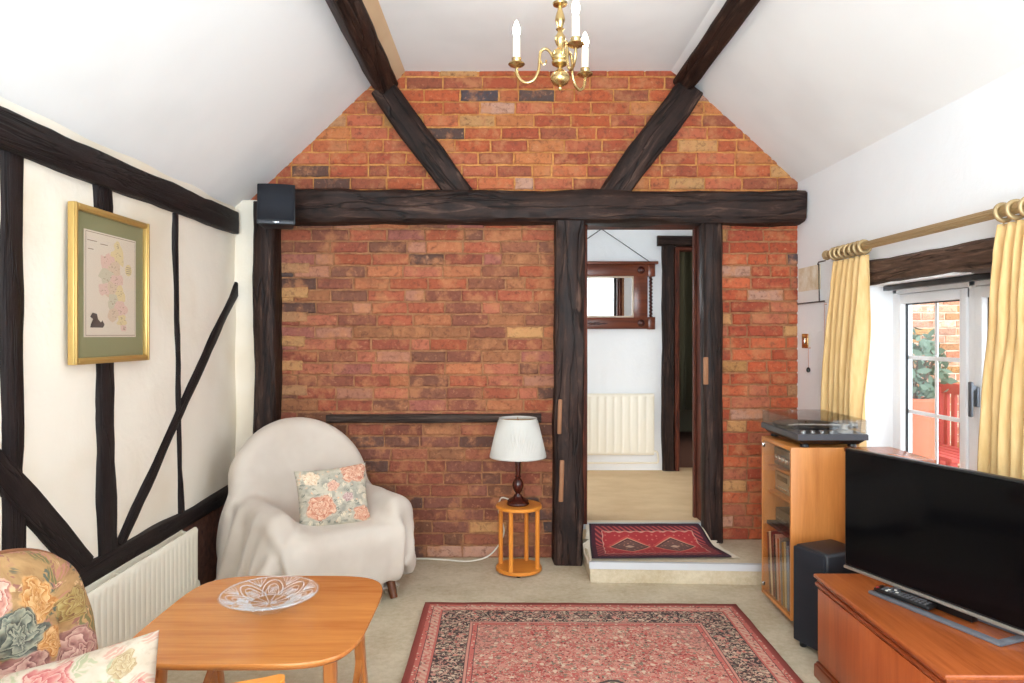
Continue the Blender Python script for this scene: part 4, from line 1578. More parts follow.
for k, (r, z) in enumerate([(0.160, 0.268), (0.160, 0.276), (0.157, 0.282), (0.135, 0.375), (0.111, 0.472), (0.108, 0.478), (0.108, 0.486)]):
    amp = 0.0 if k in (0, 1, 5, 6) else 0.0016
    rs.append([bm.verts.new(L0 + Vector(((r + amp * (1 if i % 2 else -1)) * math.cos(2 * math.pi * i / NP), (r + amp * (1 if i % 2 else -1)) * math.sin(2 * math.pi * i / NP), z))) for i in range(NP)])
for a, b in zip(rs, rs[1:]):
    for i in range(NP):
        bm.faces.new((a[i], a[(i + 1) % NP], b[(i + 1) % NP], b[i]))
sh = obj('lamp_shade', bm, M_SHADE, lp_, angle=60, label='white pleated shade')
md = sh.modifiers.new('thickness', 'SOLIDIFY'); md.thickness = 0.002
bm = bmesh.new()
add_tube(bm, [L0 + Vector((-0.107, 0, 0.478)), L0 + Vector((0.107, 0, 0.478))], 0.0025, 6)
add_tube(bm, [L0 + Vector((0, -0.107, 0.478)), L0 + Vector((0, 0.107, 0.478))], 0.0025, 6)
obj('shade_ring', bm, M_BRASS, sh)
bm = bmesh.new()
add_tube(bm, smooth_path([L0 + Vector((-0.04, 0.045, 0.012)), (LT.x - 0.10, 4.055, 0.385), (LT.x - 0.115, 4.095, 0.30), (LT.x - 0.085, 4.10, 0.17), (LT.x - 0.16, 4.09, 0.05), (LT.x - 0.28, 4.08, 0.012), (-0.35, 4.11, 0.010), (-0.50, 4.13, 0.010), (-0.75, 4.10, 0.010)], 10), 0.0042, 6)
obj('power_cord', bm, M_WHITECORD, lp_, label='white power cord')

# ------------------------------------------------------------------ coffee table and cut glass bowl
TX0, TX1, TY0, TY1, TZ = -1.085, -0.415, 1.865, 2.555, 0.452
tc = Vector(((TX0 + TX1) / 2, (TY0 + TY1) / 2, 0))
ct = thing('coffee_table', 'honey brown coffee table with rounded corners beside the radiator', 'coffee table', tuple(tc))
def superellipse(a, b, e, n=96):
    out = []
    for i in range(n):
        t = 2 * math.pi * i / n
        c, s = math.cos(t), math.sin(t)
        out.append((math.copysign(abs(c) ** (2 / e), c) * a, math.copysign(abs(s) ** (2 / e), s) * b))
    return out
bm = bmesh.new()
hw, hd = (TX1 - TX0) / 2, (TY1 - TY0) / 2
levels = [(0.965, -0.022), (0.99, -0.014), (1.0, -0.008), (1.0, -0.003), (0.995, 0.0)]
rings = [[bm.verts.new((tc.x + x * k, tc.y + y * k, TZ + z)) for (x, y) in superellipse(hw, hd, 4.6)] for k, z in levels]
for a, b in zip(rings, rings[1:]):
    for i in range(len(a)):
        bm.faces.new((a[i], a[(i + 1) % len(a)], b[(i + 1) % len(a)], b[i]))
bm.faces.new(rings[-1]); bm.faces.new(list(reversed(rings[0])))
obj('tabletop', bm, M_TABLE, ct)
for sx in (-1, 1):
    for sy in (-1, 1):
        bm = bmesh.new()
        top = Vector((tc.x + sx * 0.245, tc.y + sy * 0.19, TZ - 0.02))
        bot = Vector((tc.x + sx * 0.255, tc.y + sy * 0.27, 0.0))
        outl = []
        n = 10
        for k in range(n + 1):
            t = k / n
            wdt = 0.034 + 0.018 * (1 - t) ** 2 + 0.010 * math.exp(-((t - 0.72) / 0.1) ** 2)
            outl.append((t, wdt))
        prev_r = None
        for (t, wdt) in outl:
            c = top + (bot - top) * t + Vector((0, -sy * 0.02 * math.sin(math.pi * t), 0))
            ring = [bm.verts.new(c + Vector((dx * 0.015, dy * wdt * 0.6, 0))) for dx, dy in ((-1, -0.8), (-0.8, -1), (0.8, -1), (1, -0.8), (1, 0.8), (0.8, 1), (-0.8, 1), (-1, 0.8))]
            if prev_r:
                for i in range(8):
                    bm.faces.new((prev_r[i], prev_r[(i + 1) % 8], ring[(i + 1) % 8], ring[i]))
            else:
                bm.faces.new(ring)
            prev_r = ring
        bm.faces.new(prev_r)
        obj('leg', bm, M_TABLELEG, ct)
    # curved stretcher that sweeps from leg to leg
    bm = bmesh.new()
    N = 20
    up_, lo_ = [], []
    for k in range(N + 1):
        t = k / N * 2 - 1
        y = tc.y + t * 0.235
        zt = 0.135 + 0.17 * abs(t) ** 3.2
        zb_ = 0.100 + 0.02 * t * t
        up_.append((y, zt)); lo_.append((y, zb_))
    add_prism(bm, lo_ + list(reversed(up_)), 0, tc.x + sx * 0.25 - 0.011, tc.x + sx * 0.25 + 0.011, 0.003)
    obj('stretcher', bm, M_TABLELEG, ct)
bm = bmesh.new()
bx(tc.x - 0.25, tc.x + 0.25, tc.y - 0.02, tc.y + 0.02, 0.105, 0.13, 0.006, bm)
obj('cross_rail', bm, M_TABLELEG, ct)

BC = Vector((-0.757, 2.250, TZ + 0.0005))
bw = thing('cut_glass_bowl', 'shallow cut glass bowl on the coffee table', 'bowl', tuple(BC))
bm = bmesh.new()
def scallop(k, a): return 1 + (0.012 * math.cos(a * 32) if k >= 5 else 0)
prof_b = [(0.045, 0.0), (0.060, 0.0), (0.062, 0.006), (0.058, 0.010), (0.085, 0.017), (0.118, 0.029), (0.145, 0.043), (0.156, 0.050), (0.155, 0.053), (0.143, 0.047), (0.115, 0.034), (0.083, 0.022), (0.050, 0.015), (0.01, 0.013)]
add_lathe(bm, prof_b, BC, 128, wob=lambda k, a: 1 + (0.012 * math.cos(a * 32) if k in (6, 7, 8, 9) else 0))
obj('bowl_body', bm, M_CRYSTAL, bw)
def bowl_z(r): return 0.0155 + 0.037 * (r / 0.153) ** 1.7
bm = bmesh.new()
def ridge(pts, rad=0.0016):
    add_tube(bm, [BC + Vector((r * math.cos(a), r * math.sin(a), bowl_z(r))) for r, a in pts], rad, 5)
for k in range(8):
    a0 = 2 * math.pi * k / 8 + 0.2
    ridge([(0.062 + 0.072 * math.sin(math.pi * t / 14), a0 + (t / 14 - 0.5) * 0.98) for t in range(15)], 0.0024)
    ridge([(0.055 + 0.060 * math.sin(math.pi * t / 14), a0 + (t / 14 - 0.5) * 0.7) for t in range(15)], 0.0018)
    for q in range(5):
        ridge([(0.108, a0 + 0.39), (0.145, a0 + 0.39 + (q - 2) * 0.10)], 0.0018)
    for q in range(4):
        ridge([(0.064, a0 - 0.16 + q * 0.107), (0.100, a0 + 0.16 - (3 - q) * 0.04)], 0.0013)
        ridge([(0.064, a0 + 0.16 - q * 0.107), (0.100, a0 - 0.16 + (3 - q) * 0.04)], 0.0013)
ridge([(0.0585, 2 * math.pi * t / 48) for t in range(49)], 0.0018)
ridge([(0.149, 2 * math.pi * t / 96) for t in range(97)], 0.0020)
for q in range(12):
    ridge([(0.006, q * math.pi / 6), (0.056, q * math.pi / 6)], 0.0016)
obj('cut_pattern', bm, M_CRYSTALCUT, bw, label='frosted cut pattern')

# ------------------------------------------------------------------ rugs
def rug_material():
    nb = NB('red_persian_pile', lin(186, 84, 76), 0.95)
    uv = nb.coord('UV')                       # metres from the rug's near left corner
    x, y, _ = nb.sep(uv)
    W, H = RUG_W, RUG_H
    mx_ = (x - W / 2).abs()
    my_ = (y - H / 2).abs()
    ed = (W / 2 - mx_).min(H / 2 - my_)
    wob = nb.sep(nb.noise(uv, 14, 2, 0.5, color=True))
    sx = mx_ + (wob[0] - 0.5) * 0.02
    sy = my_ + (wob[1] - 0.5) * 0.02
    p = nb.comb(sx, sy)
    red, rose, pink, cream, dark, green, wine = lin(190, 76, 68), lin(206, 108, 96), lin(214, 146, 128), lin(224, 196, 168), lin(58, 46, 46), lin(128, 120, 100), lin(140, 54, 50)
    def motif(base, items, scl, off=0.0):
        col = base
        for i, (c, s, th, tw) in enumerate(items):
            d, cc = nb.vor(nb.map(p, loc=(i * 1.37 + off, i * 2.11 + off, 0)), s * scl, 'F1', 0.75)
            ringed = d if tw == 0 else ((d - tw).abs() + (th - 0.11))
            col = nb.mix(nb.step(ringed, th + 0.03, th - 0.03), col, c)
        return col
    # field: salmon ground crowded with scrolling stems, cream blossoms and dark hearts
    def curl(sc, w, off):
        return nb.step((nb.noise(nb.map(p, loc=(off, off * 1.7, 0)), sc, 2, 0.5, 1.6) - 0.5).abs(), w, w * 0.35)
    field = nb.mix(nb.step(nb.noise(uv, 3.0, 2), 0.4, 0.65), red, rose)
    field = nb.mix(curl(24, 0.05, 1.0) * 0.8, field, pink)
    field = nb.mix(curl(30, 0.035, 5.0) * 0.85, field, cream)
    field = nb.mix(curl(20, 0.030, 9.0) * 0.8, field, green)
    field = motif(field, [(pink, 30, 0.36, 0), (cream, 26, 0.26, 0), (green, 34, 0.26, 0), (wine, 38, 0.22, 0), (cream, 48, 0.22, 0), (dark, 26, 0.13, 0), (dark, 44, 0.15, 0)], 1)
    rad = nb.math('SQRT', (x - W / 2) * (x - W / 2) * 1.9 + (y - H / 2) * (y - H / 2) * 0.75)
    ang = nb.math('ARCTAN2', (y - H / 2) * 0.7, x - W / 2)
    rr = rad + (ang * 8.0).sin() * 0.018
    med = motif(cream, [(rose, 30, 0.33, 0), (green, 26, 0.28, 0), (dark, 34, 0.18, 0)], 1, 3.0)
    med2 = motif(wine, [(pink, 30, 0.3, 0), (dark, 30, 0.22, 0)], 1, 5.0)
    field = nb.mix(nb.step(rr, 0.345, 0.335), field, dark)
    field = nb.mix(nb.step(rr, 0.33, 0.32), field, med)
    field = nb.mix(nb.step(rr, 0.2, 0.19), field, med2)
    cr = (W / 2 - mx_) + (H / 2 - my_) * 0.8 + (mx_ * 40.0).sin() * 0.012
    sp = nb.mix(curl(30, 0.05, 3.0) * 0.8, pink, dark)
    sp = motif(sp, [(cream, 28, 0.28, 0), (green, 32, 0.29, 0), (rose, 42, 0.24, 0), (dark, 38, 0.16, 0)], 1, 7.0)
    field = nb.mix(nb.step(cr, 0.74, 0.72) * 0.85, field, sp)
    # main border: dark ground crowded with cream palmettes and scrolls
    brd = nb.mix(curl(26, 0.05, 2.0) * 0.9, dark, cream)
    brd = nb.mix(curl(20, 0.03, 6.0) * 0.9, brd, pink)
    brd = motif(brd, [(cream, 30, 0.24, 0), (pink, 22, 0.26, 0), (rose, 26, 0.18, 0), (green, 30, 0.22, 0), (dark, 36, 0.24, 0), (dark, 22, 0.13, 0)], 1, 9.0)
    per = x + y
    chk = (per * 190.0).sin()
    guard = nb.mix(nb.step(chk, -0.2, 0.5) * 0.6, pink, cream)
    guard = motif(guard, [(dark, 50, 0.24, 0), (rose, 42, 0.34, 0)], 1, 11.0)
    guard2 = motif(rose, [(cream, 54, 0.30, 0), (dark, 60, 0.24, 0)], 1, 13.0)
    col = field
    def band(hi, c):
        nonlocal col
        col = nb.mix(nb.step(ed, hi + 0.0015, hi - 0.0015), col, c)
    band(0.268, dark); band(0.265, guard2); band(0.246, dark); band(0.243, pink); band(0.232, dark); band(0.229, brd)
    band(0.100, dark); band(0.097, rose); band(0.088, guard); band(0.052, dark); band(0.049, guard2); band(0.028, lin(164, 72, 62))
    pile = nb.noise(uv, 420, 2, 0.7)
    col = nb.mix(pile * 0.35, col, lin(90, 60, 56))
    nb.set('Base Color', col)
    nb.bump(pile, 0.4, 0.003)
    return nb.m


RUG_W, RUG_H = 1.52, 2.34
RX0, RY1 = -0.392, 3.440
bm = bmesh.new()
uvl = bm.loops.layers.uv.verify()
NXr, NYr = 40, 60
g = [[bm.verts.new((RX0 + RUG_W * i / NXr + 0.004 * mnoise.noise(Vector((i * .2, j * .15, 2))), RY1 - RUG_H + RUG_H * j / NYr - 0.022 * i / NXr + 0.004 * mnoise.noise(Vector((i * .2, j * .1, 8))), 0.010 + 0.002 * mnoise.noise(Vector((i * .3, j * .3, 0))))) for j in range(NYr + 1)] for i in range(NXr + 1)]
for i in range(NXr):
    for j in range(NYr):
        f = bm.faces.new((g[i][j], g[i + 1][j], g[i + 1][j + 1], g[i][j + 1]))
        for lp, (a, b) in zip(f.loops, ((i, j), (i + 1, j), (i + 1, j + 1), (i, j + 1))):
            lp[uvl].uv = (RUG_W * a / NXr, RUG_H * b / NYr)
M_RUG = rug_material()
o = obj('persian_rug', bm, M_RUG, angle=180)
md = o.modifiers.new('thickness', 'SOLIDIFY'); md.thickness = 0.0075; md.offset = -1
tag(o, 'large red patterned rug with dark floral border on the beige carpet', 'rug')

# small red rug on the step, running up over the riser
nb = NB('wine_red_pile', lin(120, 34, 40), 0.95)
uv = nb.coord('UV')
x, y, _ = nb.sep(uv)
W, H = 0.74, 0.44
ed = (W / 2 - (x - W / 2).abs()).min(H / 2 - (y - H / 2).abs())
nz = nb.noise(uv, 60, 2, 0.6)
field = nb.mix(nb.step(nb.vor(nb.map(uv, scale=(1, 1, 1)), 34, 'F1', 0.4)[0], 0.26, 0.2), lin(168, 48, 50), lin(200, 104, 92))
for mxc in (0.235, 0.505):
    u_, v_ = (x - mxc) / 0.125, (y - 0.215) / 0.10
    dd = u_.abs() * 0.65 + v_.abs() * 0.65 + nb.math('SQRT', u_ * u_ + v_ * v_) * 0.35
    field = nb.mix(nb.step(dd, 1.18, 1.12), field, lin(196, 70, 66))
    field = nb.mix(nb.step(dd, 1.02, 0.98), field, lin(206, 150, 120))
    field = nb.mix(nb.step(dd, 0.94, 0.90), field, lin(74, 44, 44))
    ins = nb.mix(nb.step(nb.vor(uv, 40, 'F1', 0.5)[0], 0.3, 0.22), lin(112, 78, 70), lin(170, 120, 100))
    field = nb.mix(nb.step(dd, 0.84, 0.8), field, ins)
    field = nb.mix(nb.step(dd, 0.26, 0.2), field, lin(206, 170, 146))
zig = ((x * 90.0).sin() * 0.004 + (y * 90.0).sin() * 0.004)
col = field
col = nb.mix(nb.step(ed + zig, 0.088, 0.084), col, lin(204, 150, 130))
b1 = nb.mix(nb.step(((x + y) * 170.0).sin(), 0.0, 0.4), lin(96, 30, 40), lin(168, 74, 72))
col = nb.mix(nb.step(ed + zig * 0.5, 0.080, 0.076), col, b1)
col = nb.mix(nb.step(ed, 0.036, 0.033), col, lin(70, 26, 40))
col = nb.mix(nb.step(ed, 0.014, 0.011), col, lin(46, 26, 38))
col = nb.mix(nz * 0.3, col, lin(60, 24, 30))
nb.set('Base Color', col)
nb.bump(nb.noise(uv, 320, 2), 0.4, 0.003)
M_SMALLRUG = nb.m
NL, NR_, FR, FL = Vector((0.470, 3.790)), Vector((1.235, 3.815)), Vector((1.150, 4.165)), Vector((0.500, 4.165))
def smallrug_pt(a, b):
    q = NL * (1 - a) * (1 - b) + NR_ * a * (1 - b) + FR * a * b + FL * (1 - a) * b
    t = max(0.0, (q.y - 3.98) / (4.17 - 3.98))
    z = SZ + 0.009 + 0.083 * (3 * t * t - 2 * t ** 3) + 0.003 * (1 + mnoise.noise(Vector((a * 4, b * 3, 1))))
    return Vector((q.x, q.y, z))
bm = bmesh.new()
uvl = bm.loops.layers.uv.verify()
g = [[bm.verts.new(smallrug_pt(i / 30, j / 22)) for j in range(23)] for i in range(31)]
for i in range(30):
    for j in range(22):
        f = bm.faces.new((g[i][j], g[i + 1][j], g[i + 1][j + 1], g[i][j + 1]))
        for lp, (a, b) in zip(f.loops, ((i, j), (i + 1, j), (i + 1, j + 1), (i, j + 1))):
            lp[uvl].uv = (W * a / 30, H * b / 22)
sr = obj('small_rug', bm, M_SMALLRUG, angle=180)
md = sr.modifiers.new('thickness', 'SOLIDIFY'); md.thickness = 0.006; md.offset = -1
tag(sr, 'small wine red rug with two medallions on the step in the doorway', 'rug')
bm = bmesh.new()
for j in range(90):
    b = j / 89
    for a, s in ((0.0, -1), (1.0, 1)):
        p = smallrug_pt(a, b)
        L = rf.uniform(0.035, 0.05)
        e = p + Vector((s * L, rf.uniform(-0.01, 0.01), -0.004))
        if s < 0:
            L *= 0.5
            e = p + Vector((s * min(L, p.x - SX + 0.012), rf.uniform(-0.006, 0.006), -0.03 if p.z < 0.15 else -0.004))
            e.x = min(e.x, SX - 0.006) if p.z < 0.15 else e.x
        elif p.y > 4.05:
            e = p + Vector((s * 0.012, -0.02, -0.006))
        e.z = max(e.z, SZ + 0.004) if e.x > SX else e.z
        add_tube(bm, [p - Vector((0, 0, 0.003)), e], [0.0026, 0.0016], 4)
obj('fringe', bm, M_FRINGE, sr, kind='stuff', label='cream fringe')

# ------------------------------------------------------------------ framed map on the left wall
fy0, fy1, fz0, fz1 = 2.492, 3.022, 1.222, 1.808
FXw = XL + 0.016
pf = thing('framed_map', 'gilt framed antique map with olive mount on the cream wall', 'picture', (FXw, (fy0 + fy1) / 2, fz0))
bm = bmesh.new()
fw = 0.024
for (a0, a1, b0, b1) in ((fy0, fy0 + fw, fz0, fz1), (fy1 - fw, fy1, fz0, fz1), (fy0 + fw, fy1 - fw, fz0, fz0 + fw), (fy0 + fw, fy1 - fw, fz1 - fw, fz1)):
    bx(FXw, FXw + 0.026, a0, a1, b0, b1, 0.004, bm)
    bx(FXw + 0.02, FXw + 0.030, a0 + (0.006 if a1 - a0 < 0.03 else -0.0), a1 - (0.006 if a1 - a0 < 0.03 else -0.0), b0 + (0.006 if b1 - b0 < 0.03 else 0), b1 - (0.006 if b1 - b0 < 0.03 else 0), 0.003, bm)
obj('frame', bm, M_GOLD, pf, label='gilt frame')
bm = bmesh.new()
bx(FXw, FXw + 0.008, fy0 + 0.01, fy1 - 0.01, fz0 + 0.01, fz1 - 0.01, 0, bm)
obj('mount', bm, plain('olive_mount', lin(136, 132, 96), 0.9), pf, smooth=False, label='olive green mount')
# the printed sheet: county-like patches of faded colour, an oval title, a small dark vignette
py0, py1, pz0, pz1 = fy0 + 0.085, fy1 - 0.085, fz0 + 0.10, fz1 - 0.085
bm = bmesh.new()
px_ = FXw + 0.0095
def mp(a, b): return (py0 + (py1 - py0) * a, pz0 + (pz1 - pz0) * b)
bx(FXw + 0.007, px_, py0, py1, pz0, pz1, 0, bm, 0)
def flat(poly, mi, off):
    vs_ = [bm.verts.new((px_ + off, *mp(a, b))) for a, b in poly]
    f = bm.faces.new(vs_)
    f.material_index = mi
rm = random.Random(12)
patches = [(0.64, 0.80, 0.13, 1), (0.42, 0.72, 0.13, 2), (0.56, 0.66, 0.12, 4), (0.40, 0.58, 0.12, 3), (0.62, 0.55, 0.11, 2), (0.50, 0.47, 0.12, 4), (0.66, 0.42, 0.10, 1), (0.52, 0.34, 0.10, 3), (0.68, 0.28, 0.11, 2), (0.54, 0.22, 0.10, 4), (0.70, 0.16, 0.09, 1), (0.74, 0.09, 0.05, 2), (0.34, 0.46, 0.09, 2), (0.60, 0.90, 0.06, 1)]
for k, (a, b, r, mi) in enumerate(patches):
    n = 18
    pol = []
    for i in range(n):
        t = 2 * math.pi * i / n
        q = 1.12 * r * (1 + 0.6 * mnoise.noise(Vector((math.cos(t) * 1.6, math.sin(t) * 1.6, k * 3.1))))
        pol.append((a + q * math.cos(t), b + q * 0.62 * math.sin(t)))
    flat(pol, mi, 0.0004 + 0.00003 * k)
    for q in range(7):
        aa, bb = a + rm.uniform(-.6, .6) * r, b + rm.uniform(-.4, .4) * r
        w_ = rm.uniform(0.012, 0.03)
        flat([(aa, bb), (aa + w_, bb), (aa + w_, bb + 0.005), (aa, bb + 0.005)], 5, 0.0012)
flat([(0.84 + 0.07 * math.cos(2 * math.pi * i / 24), 0.68 + 0.06 * math.sin(2 * math.pi * i / 24)) for i in range(24)], 1, 0.0006)
for q in range(4):
    flat([(0.79, 0.645 + q * 0.02), (0.89, 0.645 + q * 0.02), (0.89, 0.651 + q * 0.02), (0.79, 0.651 + q * 0.02)], 5, 0.0013)
for (x0_, x1_, zz) in ((0.05, 0.22, 0.90), (0.28, 0.42, 0.885), (0.06, 0.16, 0.82)):
    flat([(x0_, zz), (x1_, zz), (x1_, zz + 0.008), (x0_, zz + 0.008)], 5, 0.0013)
flat([(0.10, 0.09), (0.33, 0.09), (0.36, 0.12), (0.32, 0.16), (0.29, 0.14), (0.24, 0.17), (0.22, 0.22), (0.14, 0.23), (0.10, 0.19), (0.15, 0.17), (0.11, 0.12)], 6, 0.0013)
for (a0, a1, b0, b1) in ((0.02, 0.98, 0.014, 0.02), (0.02, 0.98, 0.98, 0.986), (0.02, 0.027, 0.014, 0.986), (0.973, 0.98, 0.014, 0.986)):
    flat([(a0, b0), (a1, b0), (a1, b1), (a0, b1)], 5, 0.0013)
pm = [plain('old_paper', lin(214, 198, 178), 0.9), plain('faded_yellow', lin(214, 192, 146), 0.9), plain('faded_pink', lin(212, 178, 162), 0.9), plain('faded_green', lin(196, 184, 158), 0.9), plain('faded_buff', lin(206, 180, 154), 0.9), plain('faded_ink', lin(150, 128, 110), 0.9), plain('dark_ink', lin(84, 74, 68), 0.9)]
obj('map_print', bm, pm, pf, smooth=False, label='antique county map print')
bm = bmesh.new()
bx(FXw + 0.013, FXw + 0.015, fy0 + 0.02, fy1 - 0.02, fz0 + 0.02, fz1 - 0.02, 0, bm)
obj('picture_glass', bm, M_PICGLASS, pf, smooth=False)

# ------------------------------------------------------------------ wall speaker
SPK = P(277.5, 207, 3.86)
sk = thing('wall_speaker', 'small black speaker mounted over the corner post on the brick wall', 'speaker', (SPK.x, SPK.y + 0.06, SPK.z - 0.115))
rz = Euler((math.radians(-4), 0, math.radians(12))).to_matrix()
def sp_loc(x, y, z): return SPK + rz @ Vector((x, y, z))
bm = bmesh.new()
hh, ww, dd = 0.222, 0.198, 0.13
pts = [(-ww / 2, -dd / 2), (ww / 2, -dd / 2), (ww / 2 * 0.78, dd / 2), (-ww / 2 * 0.78, dd / 2)]
add_prism(bm, pts, 2, -hh / 2, hh / 2, 0.008)
for v in bm.verts: v.co = sp_loc(v.co.x, v.co.y, v.co.z)
obj('cabinet', bm, M_BLACKSATIN, sk)
bm = bmesh.new()
N = 12
gr = [[bm.verts.new(sp_loc(-ww / 2 * 0.95 + ww * 0.95 * i / N, -dd / 2 - 0.004 - 0.014 * (1 - (2 * i / N - 1) ** 2), z)) for z in (-hh / 2 + 0.022, hh / 2 - 0.006)] for i in range(N + 1)]
for i in range(N):
    bm.faces.new((gr[i][0], gr[i + 1][0], gr[i + 1][1], gr[i][1]))
o = obj('grille', bm, M_GRILLE, sk)
md = o.modifiers.new('thickness', 'SOLIDIFY'); md.thickness = 0.008; md.offset = -1
bm = bmesh.new()
add_box(bm, sp_loc(0, -dd / 2 - 0.004, -hh / 2 + 0.012), (ww * 0.9, 0.006, 0.016), rz, 0.002)
obj('trim_strip', bm, M_CHARCOAL, sk)
bm = bmesh.new()
add_box(bm, sp_loc(0.0, -dd / 2 - 0.008, -hh / 2 + 0.012), (0.034, 0.003, 0.007), rz, 0.001)
obj('badge', bm, M_CHROME, sk, label='small silver badge')
bm = bmesh.new()
add_tube(bm, smooth_path([sp_loc(0, dd / 2, 0), sp_loc(0.0, dd / 2 + 0.04, -0.02), sp_loc(0.01, dd / 2 + 0.05, -0.03) + Vector((0, 0.055, -0.02))], 5), 0.014, 10)
obj('bracket', bm, M_BLACK, sk)

# ------------------------------------------------------------------ chandelier
CH = Vector((0.236, 3.0, 0))
ch = thing('chandelier', 'small brass chandelier with candle lamps hanging from the flat ceiling', 'chandelier', (CH.x, CH.y, ZF))
bm = bmesh.new()
add_lathe(bm, [(0.002, 2.376), (0.007, 2.380), (0.009, 2.388), (0.005, 2.394), (0.014, 2.398), (0.030, 2.406), (0.040, 2.420), (0.0415, 2.434), (0.036, 2.448), (0.022, 2.460), (0.012, 2.466), (0.010, 2.476), (0.020, 2.482),
               (0.034, 2.490), (0.036, 2.500), (0.030, 2.506), (0.034, 2.512), (0.034, 2.540), (0.028, 2.548), (0.014, 2.556), (0.011, 2.566), (0.018, 2.578), (0.024, 2.594), (0.023, 2.606), (0.013, 2.622), (0.010, 2.632), (0.018, 2.640), (0.012, 2.648),
               (0.016, 2.662), (0.022, 2.680), (0.018, 2.700), (0.011, 2.722), (0.010, 2.738), (0.030, 2.744), (0.032, 2.752), (0.014, 2.760), (0.009, 2.772), (0.006, 2.80)], CH, 28)
obj('stem', bm, M_BRASS, ch)
bm = bmesh.new()
for k in range(3):
    zc = 2.812 + 0.022 * k
    pts = []
    for q in range(17):
        a = 2 * math.pi * q / 16
        r1, r2 = 0.008 * math.cos(a), 0.016 * math.sin(a)
        pts.append(CH + Vector((r1 if k % 2 else 0, 0 if k % 2 else r1, zc + r2)))
    add_tube(bm, pts, 0.0025, 6, cap=False)
obj('chain', bm, M_BRASS, ch)
bm = bmesh.new()
add_lathe(bm, [(0.006, ZF - 0.036), (0.014, ZF - 0.03), (0.045, ZF - 0.014), (0.050, ZF - 0.004), (0.050, ZF + 0.002)], CH, 28)
obj('ceiling_rose', bm, M_BRASS, ch)
RA = 0.188
for adeg in (-75, 49, 172):
    a = math.radians(adeg)
    d = Vector((math.cos(a), math.sin(a), 0))
    bm = bmesh.new()
    pth = [(0.030, 2.520), (0.045, 2.548), (0.066, 2.560), (0.084, 2.546), (0.088, 2.515), (0.092, 2.470), (0.112, 2.430), (0.142, 2.418), (0.170, 2.432), (0.186, 2.462), (RA, 2.488)]
    add_tube(bm, smooth_path([CH + d * r + Vector((0, 0, z)) for r, z in pth], 6), 0.0065, 10)
    add_tube(bm, smooth_path([CH + d * r + Vector((0, 0, z)) for r, z in ((0.086, 2.512), (0.074, 2.494), (0.062, 2.498), (0.060, 2.512))], 5), 0.004, 8)
    am = obj('arm', bm, M_BRASS, ch)
    tip = CH + d * RA
    bm = bmesh.new()
    add_lathe(bm, [(0.008, 2.484), (0.016, 2.490), (0.030, 2.494), (0.036, 2.500), (0.035, 2.503), (0.018, 2.500), (0.015, 2.506), (0.020, 2.512), (0.021, 2.526), (0.017, 2.528)], tip, 24)
    obj('drip_pan', bm, M_BRASS, am)
    bm = bmesh.new()
    add_lathe(bm, [(0.0155, 2.522), (0.0165, 2.56), (0.0158, 2.615), (0.0135, 2.618), (0.006, 2.619)], tip, 20)
    cd = obj('candle_tube', bm, M_CANDLE, am)
    bm = bmesh.new()
    add_lathe(bm, [(0.008, 2.614), (0.012, 2.625), (0.0165, 2.642), (0.0155, 2.656), (0.010, 2.672), (0.005, 2.684), (0.001, 2.691)], tip, 18)
    obj('bulb', bm, M_BULB, am, label='glowing candle bulb')

# ------------------------------------------------------------------ hi-fi cabinet
HX, HXB, HY0, HY1, HZT = 1.295, 1.625, 3.168, 3.535, 0.820
hf = thing('hifi_cabinet', 'tall teak cabinet with smoked glass door under the record turntable', 'cabinet', ((HX + HXB) / 2, (HY0 + HY1) / 2, 0))
t_ = 0.017
for y in (HY0, HY1 - t_):
    bm = bx(HX, HXB, y, y + t_, 0.035, HZT, 0.002)
    obj('side_panel', bm, M_TEAK, hf)
bm = bx(HX, HXB, HY0 + t_, HY1 - t_, HZT - t_, HZT, 0.002)
obj('top_panel', bm, wood('teak_top', lin(178, 106, 46), lin(222, 150, 80), 1, 0.35, 5), hf)
bm = bx(HX, HXB, HY0 + t_, HY1 - t_, 0.035, 0.035 + t_, 0.002)
obj('bottom_panel', bm, M_TEAK, hf)
bm = bx(HXB - 0.008, HXB - 0.002, HY0 + t_, HY1 - t_, 0.05, HZT - t_, 0)
obj('back_panel', bm, plain('brown_hardboard', lin(120, 82, 52), 0.8), hf, smooth=False)
for z in (0.672, 0.545):
    bm = bx(HX + 0.03, HXB - 0.01, HY0 + t_, HY1 - t_, z, z + 0.012, 0.001)
    obj('shelf', bm, M_TEAK, hf)
bm = bx(HX + 0.02, HXB - 0.01, HY0 + t_, HY1 - t_, 0.385, 0.402, 0.001)
obj('shelf', bm, plain('black_shelf', lin(34, 30, 30), 0.5), hf, label='black lower shelf')
bm = bmesh.new()
for (z0, z1) in ((0.035, 0.045), (HZT - 0.010, HZT)):
    pass
bx(HX + 0.001, HX + 0.005, HY0 + t_ + 0.001, HY1 - t_ - 0.001, 0.035 + t_ + 0.001, HZT - t_ - 0.001, 0, bm)
dr = obj('glass_door', bm, M_SMOKE, hf, smooth=False, label='smoked glass door')
for z in (0.075, HZT - 0.05):
    bm = bx(HX - 0.004, HX + 0.008, HY1 - 0.03, HY1 - 0.014, z, z + 0.02, 0.002)
    obj('hinge', bm, M_CHROME, dr)
for y in (HY0 + 0.04, HY1 - 0.04):
    for x in (HX + 0.05, HXB - 0.05):
        bm = bmesh.new()
        add_lathe(bm, [(0.013, -0.008), (0.013, 0.008)], (x, y, 0.0145), 14, Euler((0, math.pi / 2, 0)).to_matrix())
        bx(x - 0.006, x + 0.006, y - 0.006, y + 0.006, 0.018, 0.036, 0, bm)
        obj('castor', bm, M_BLACK, hf)


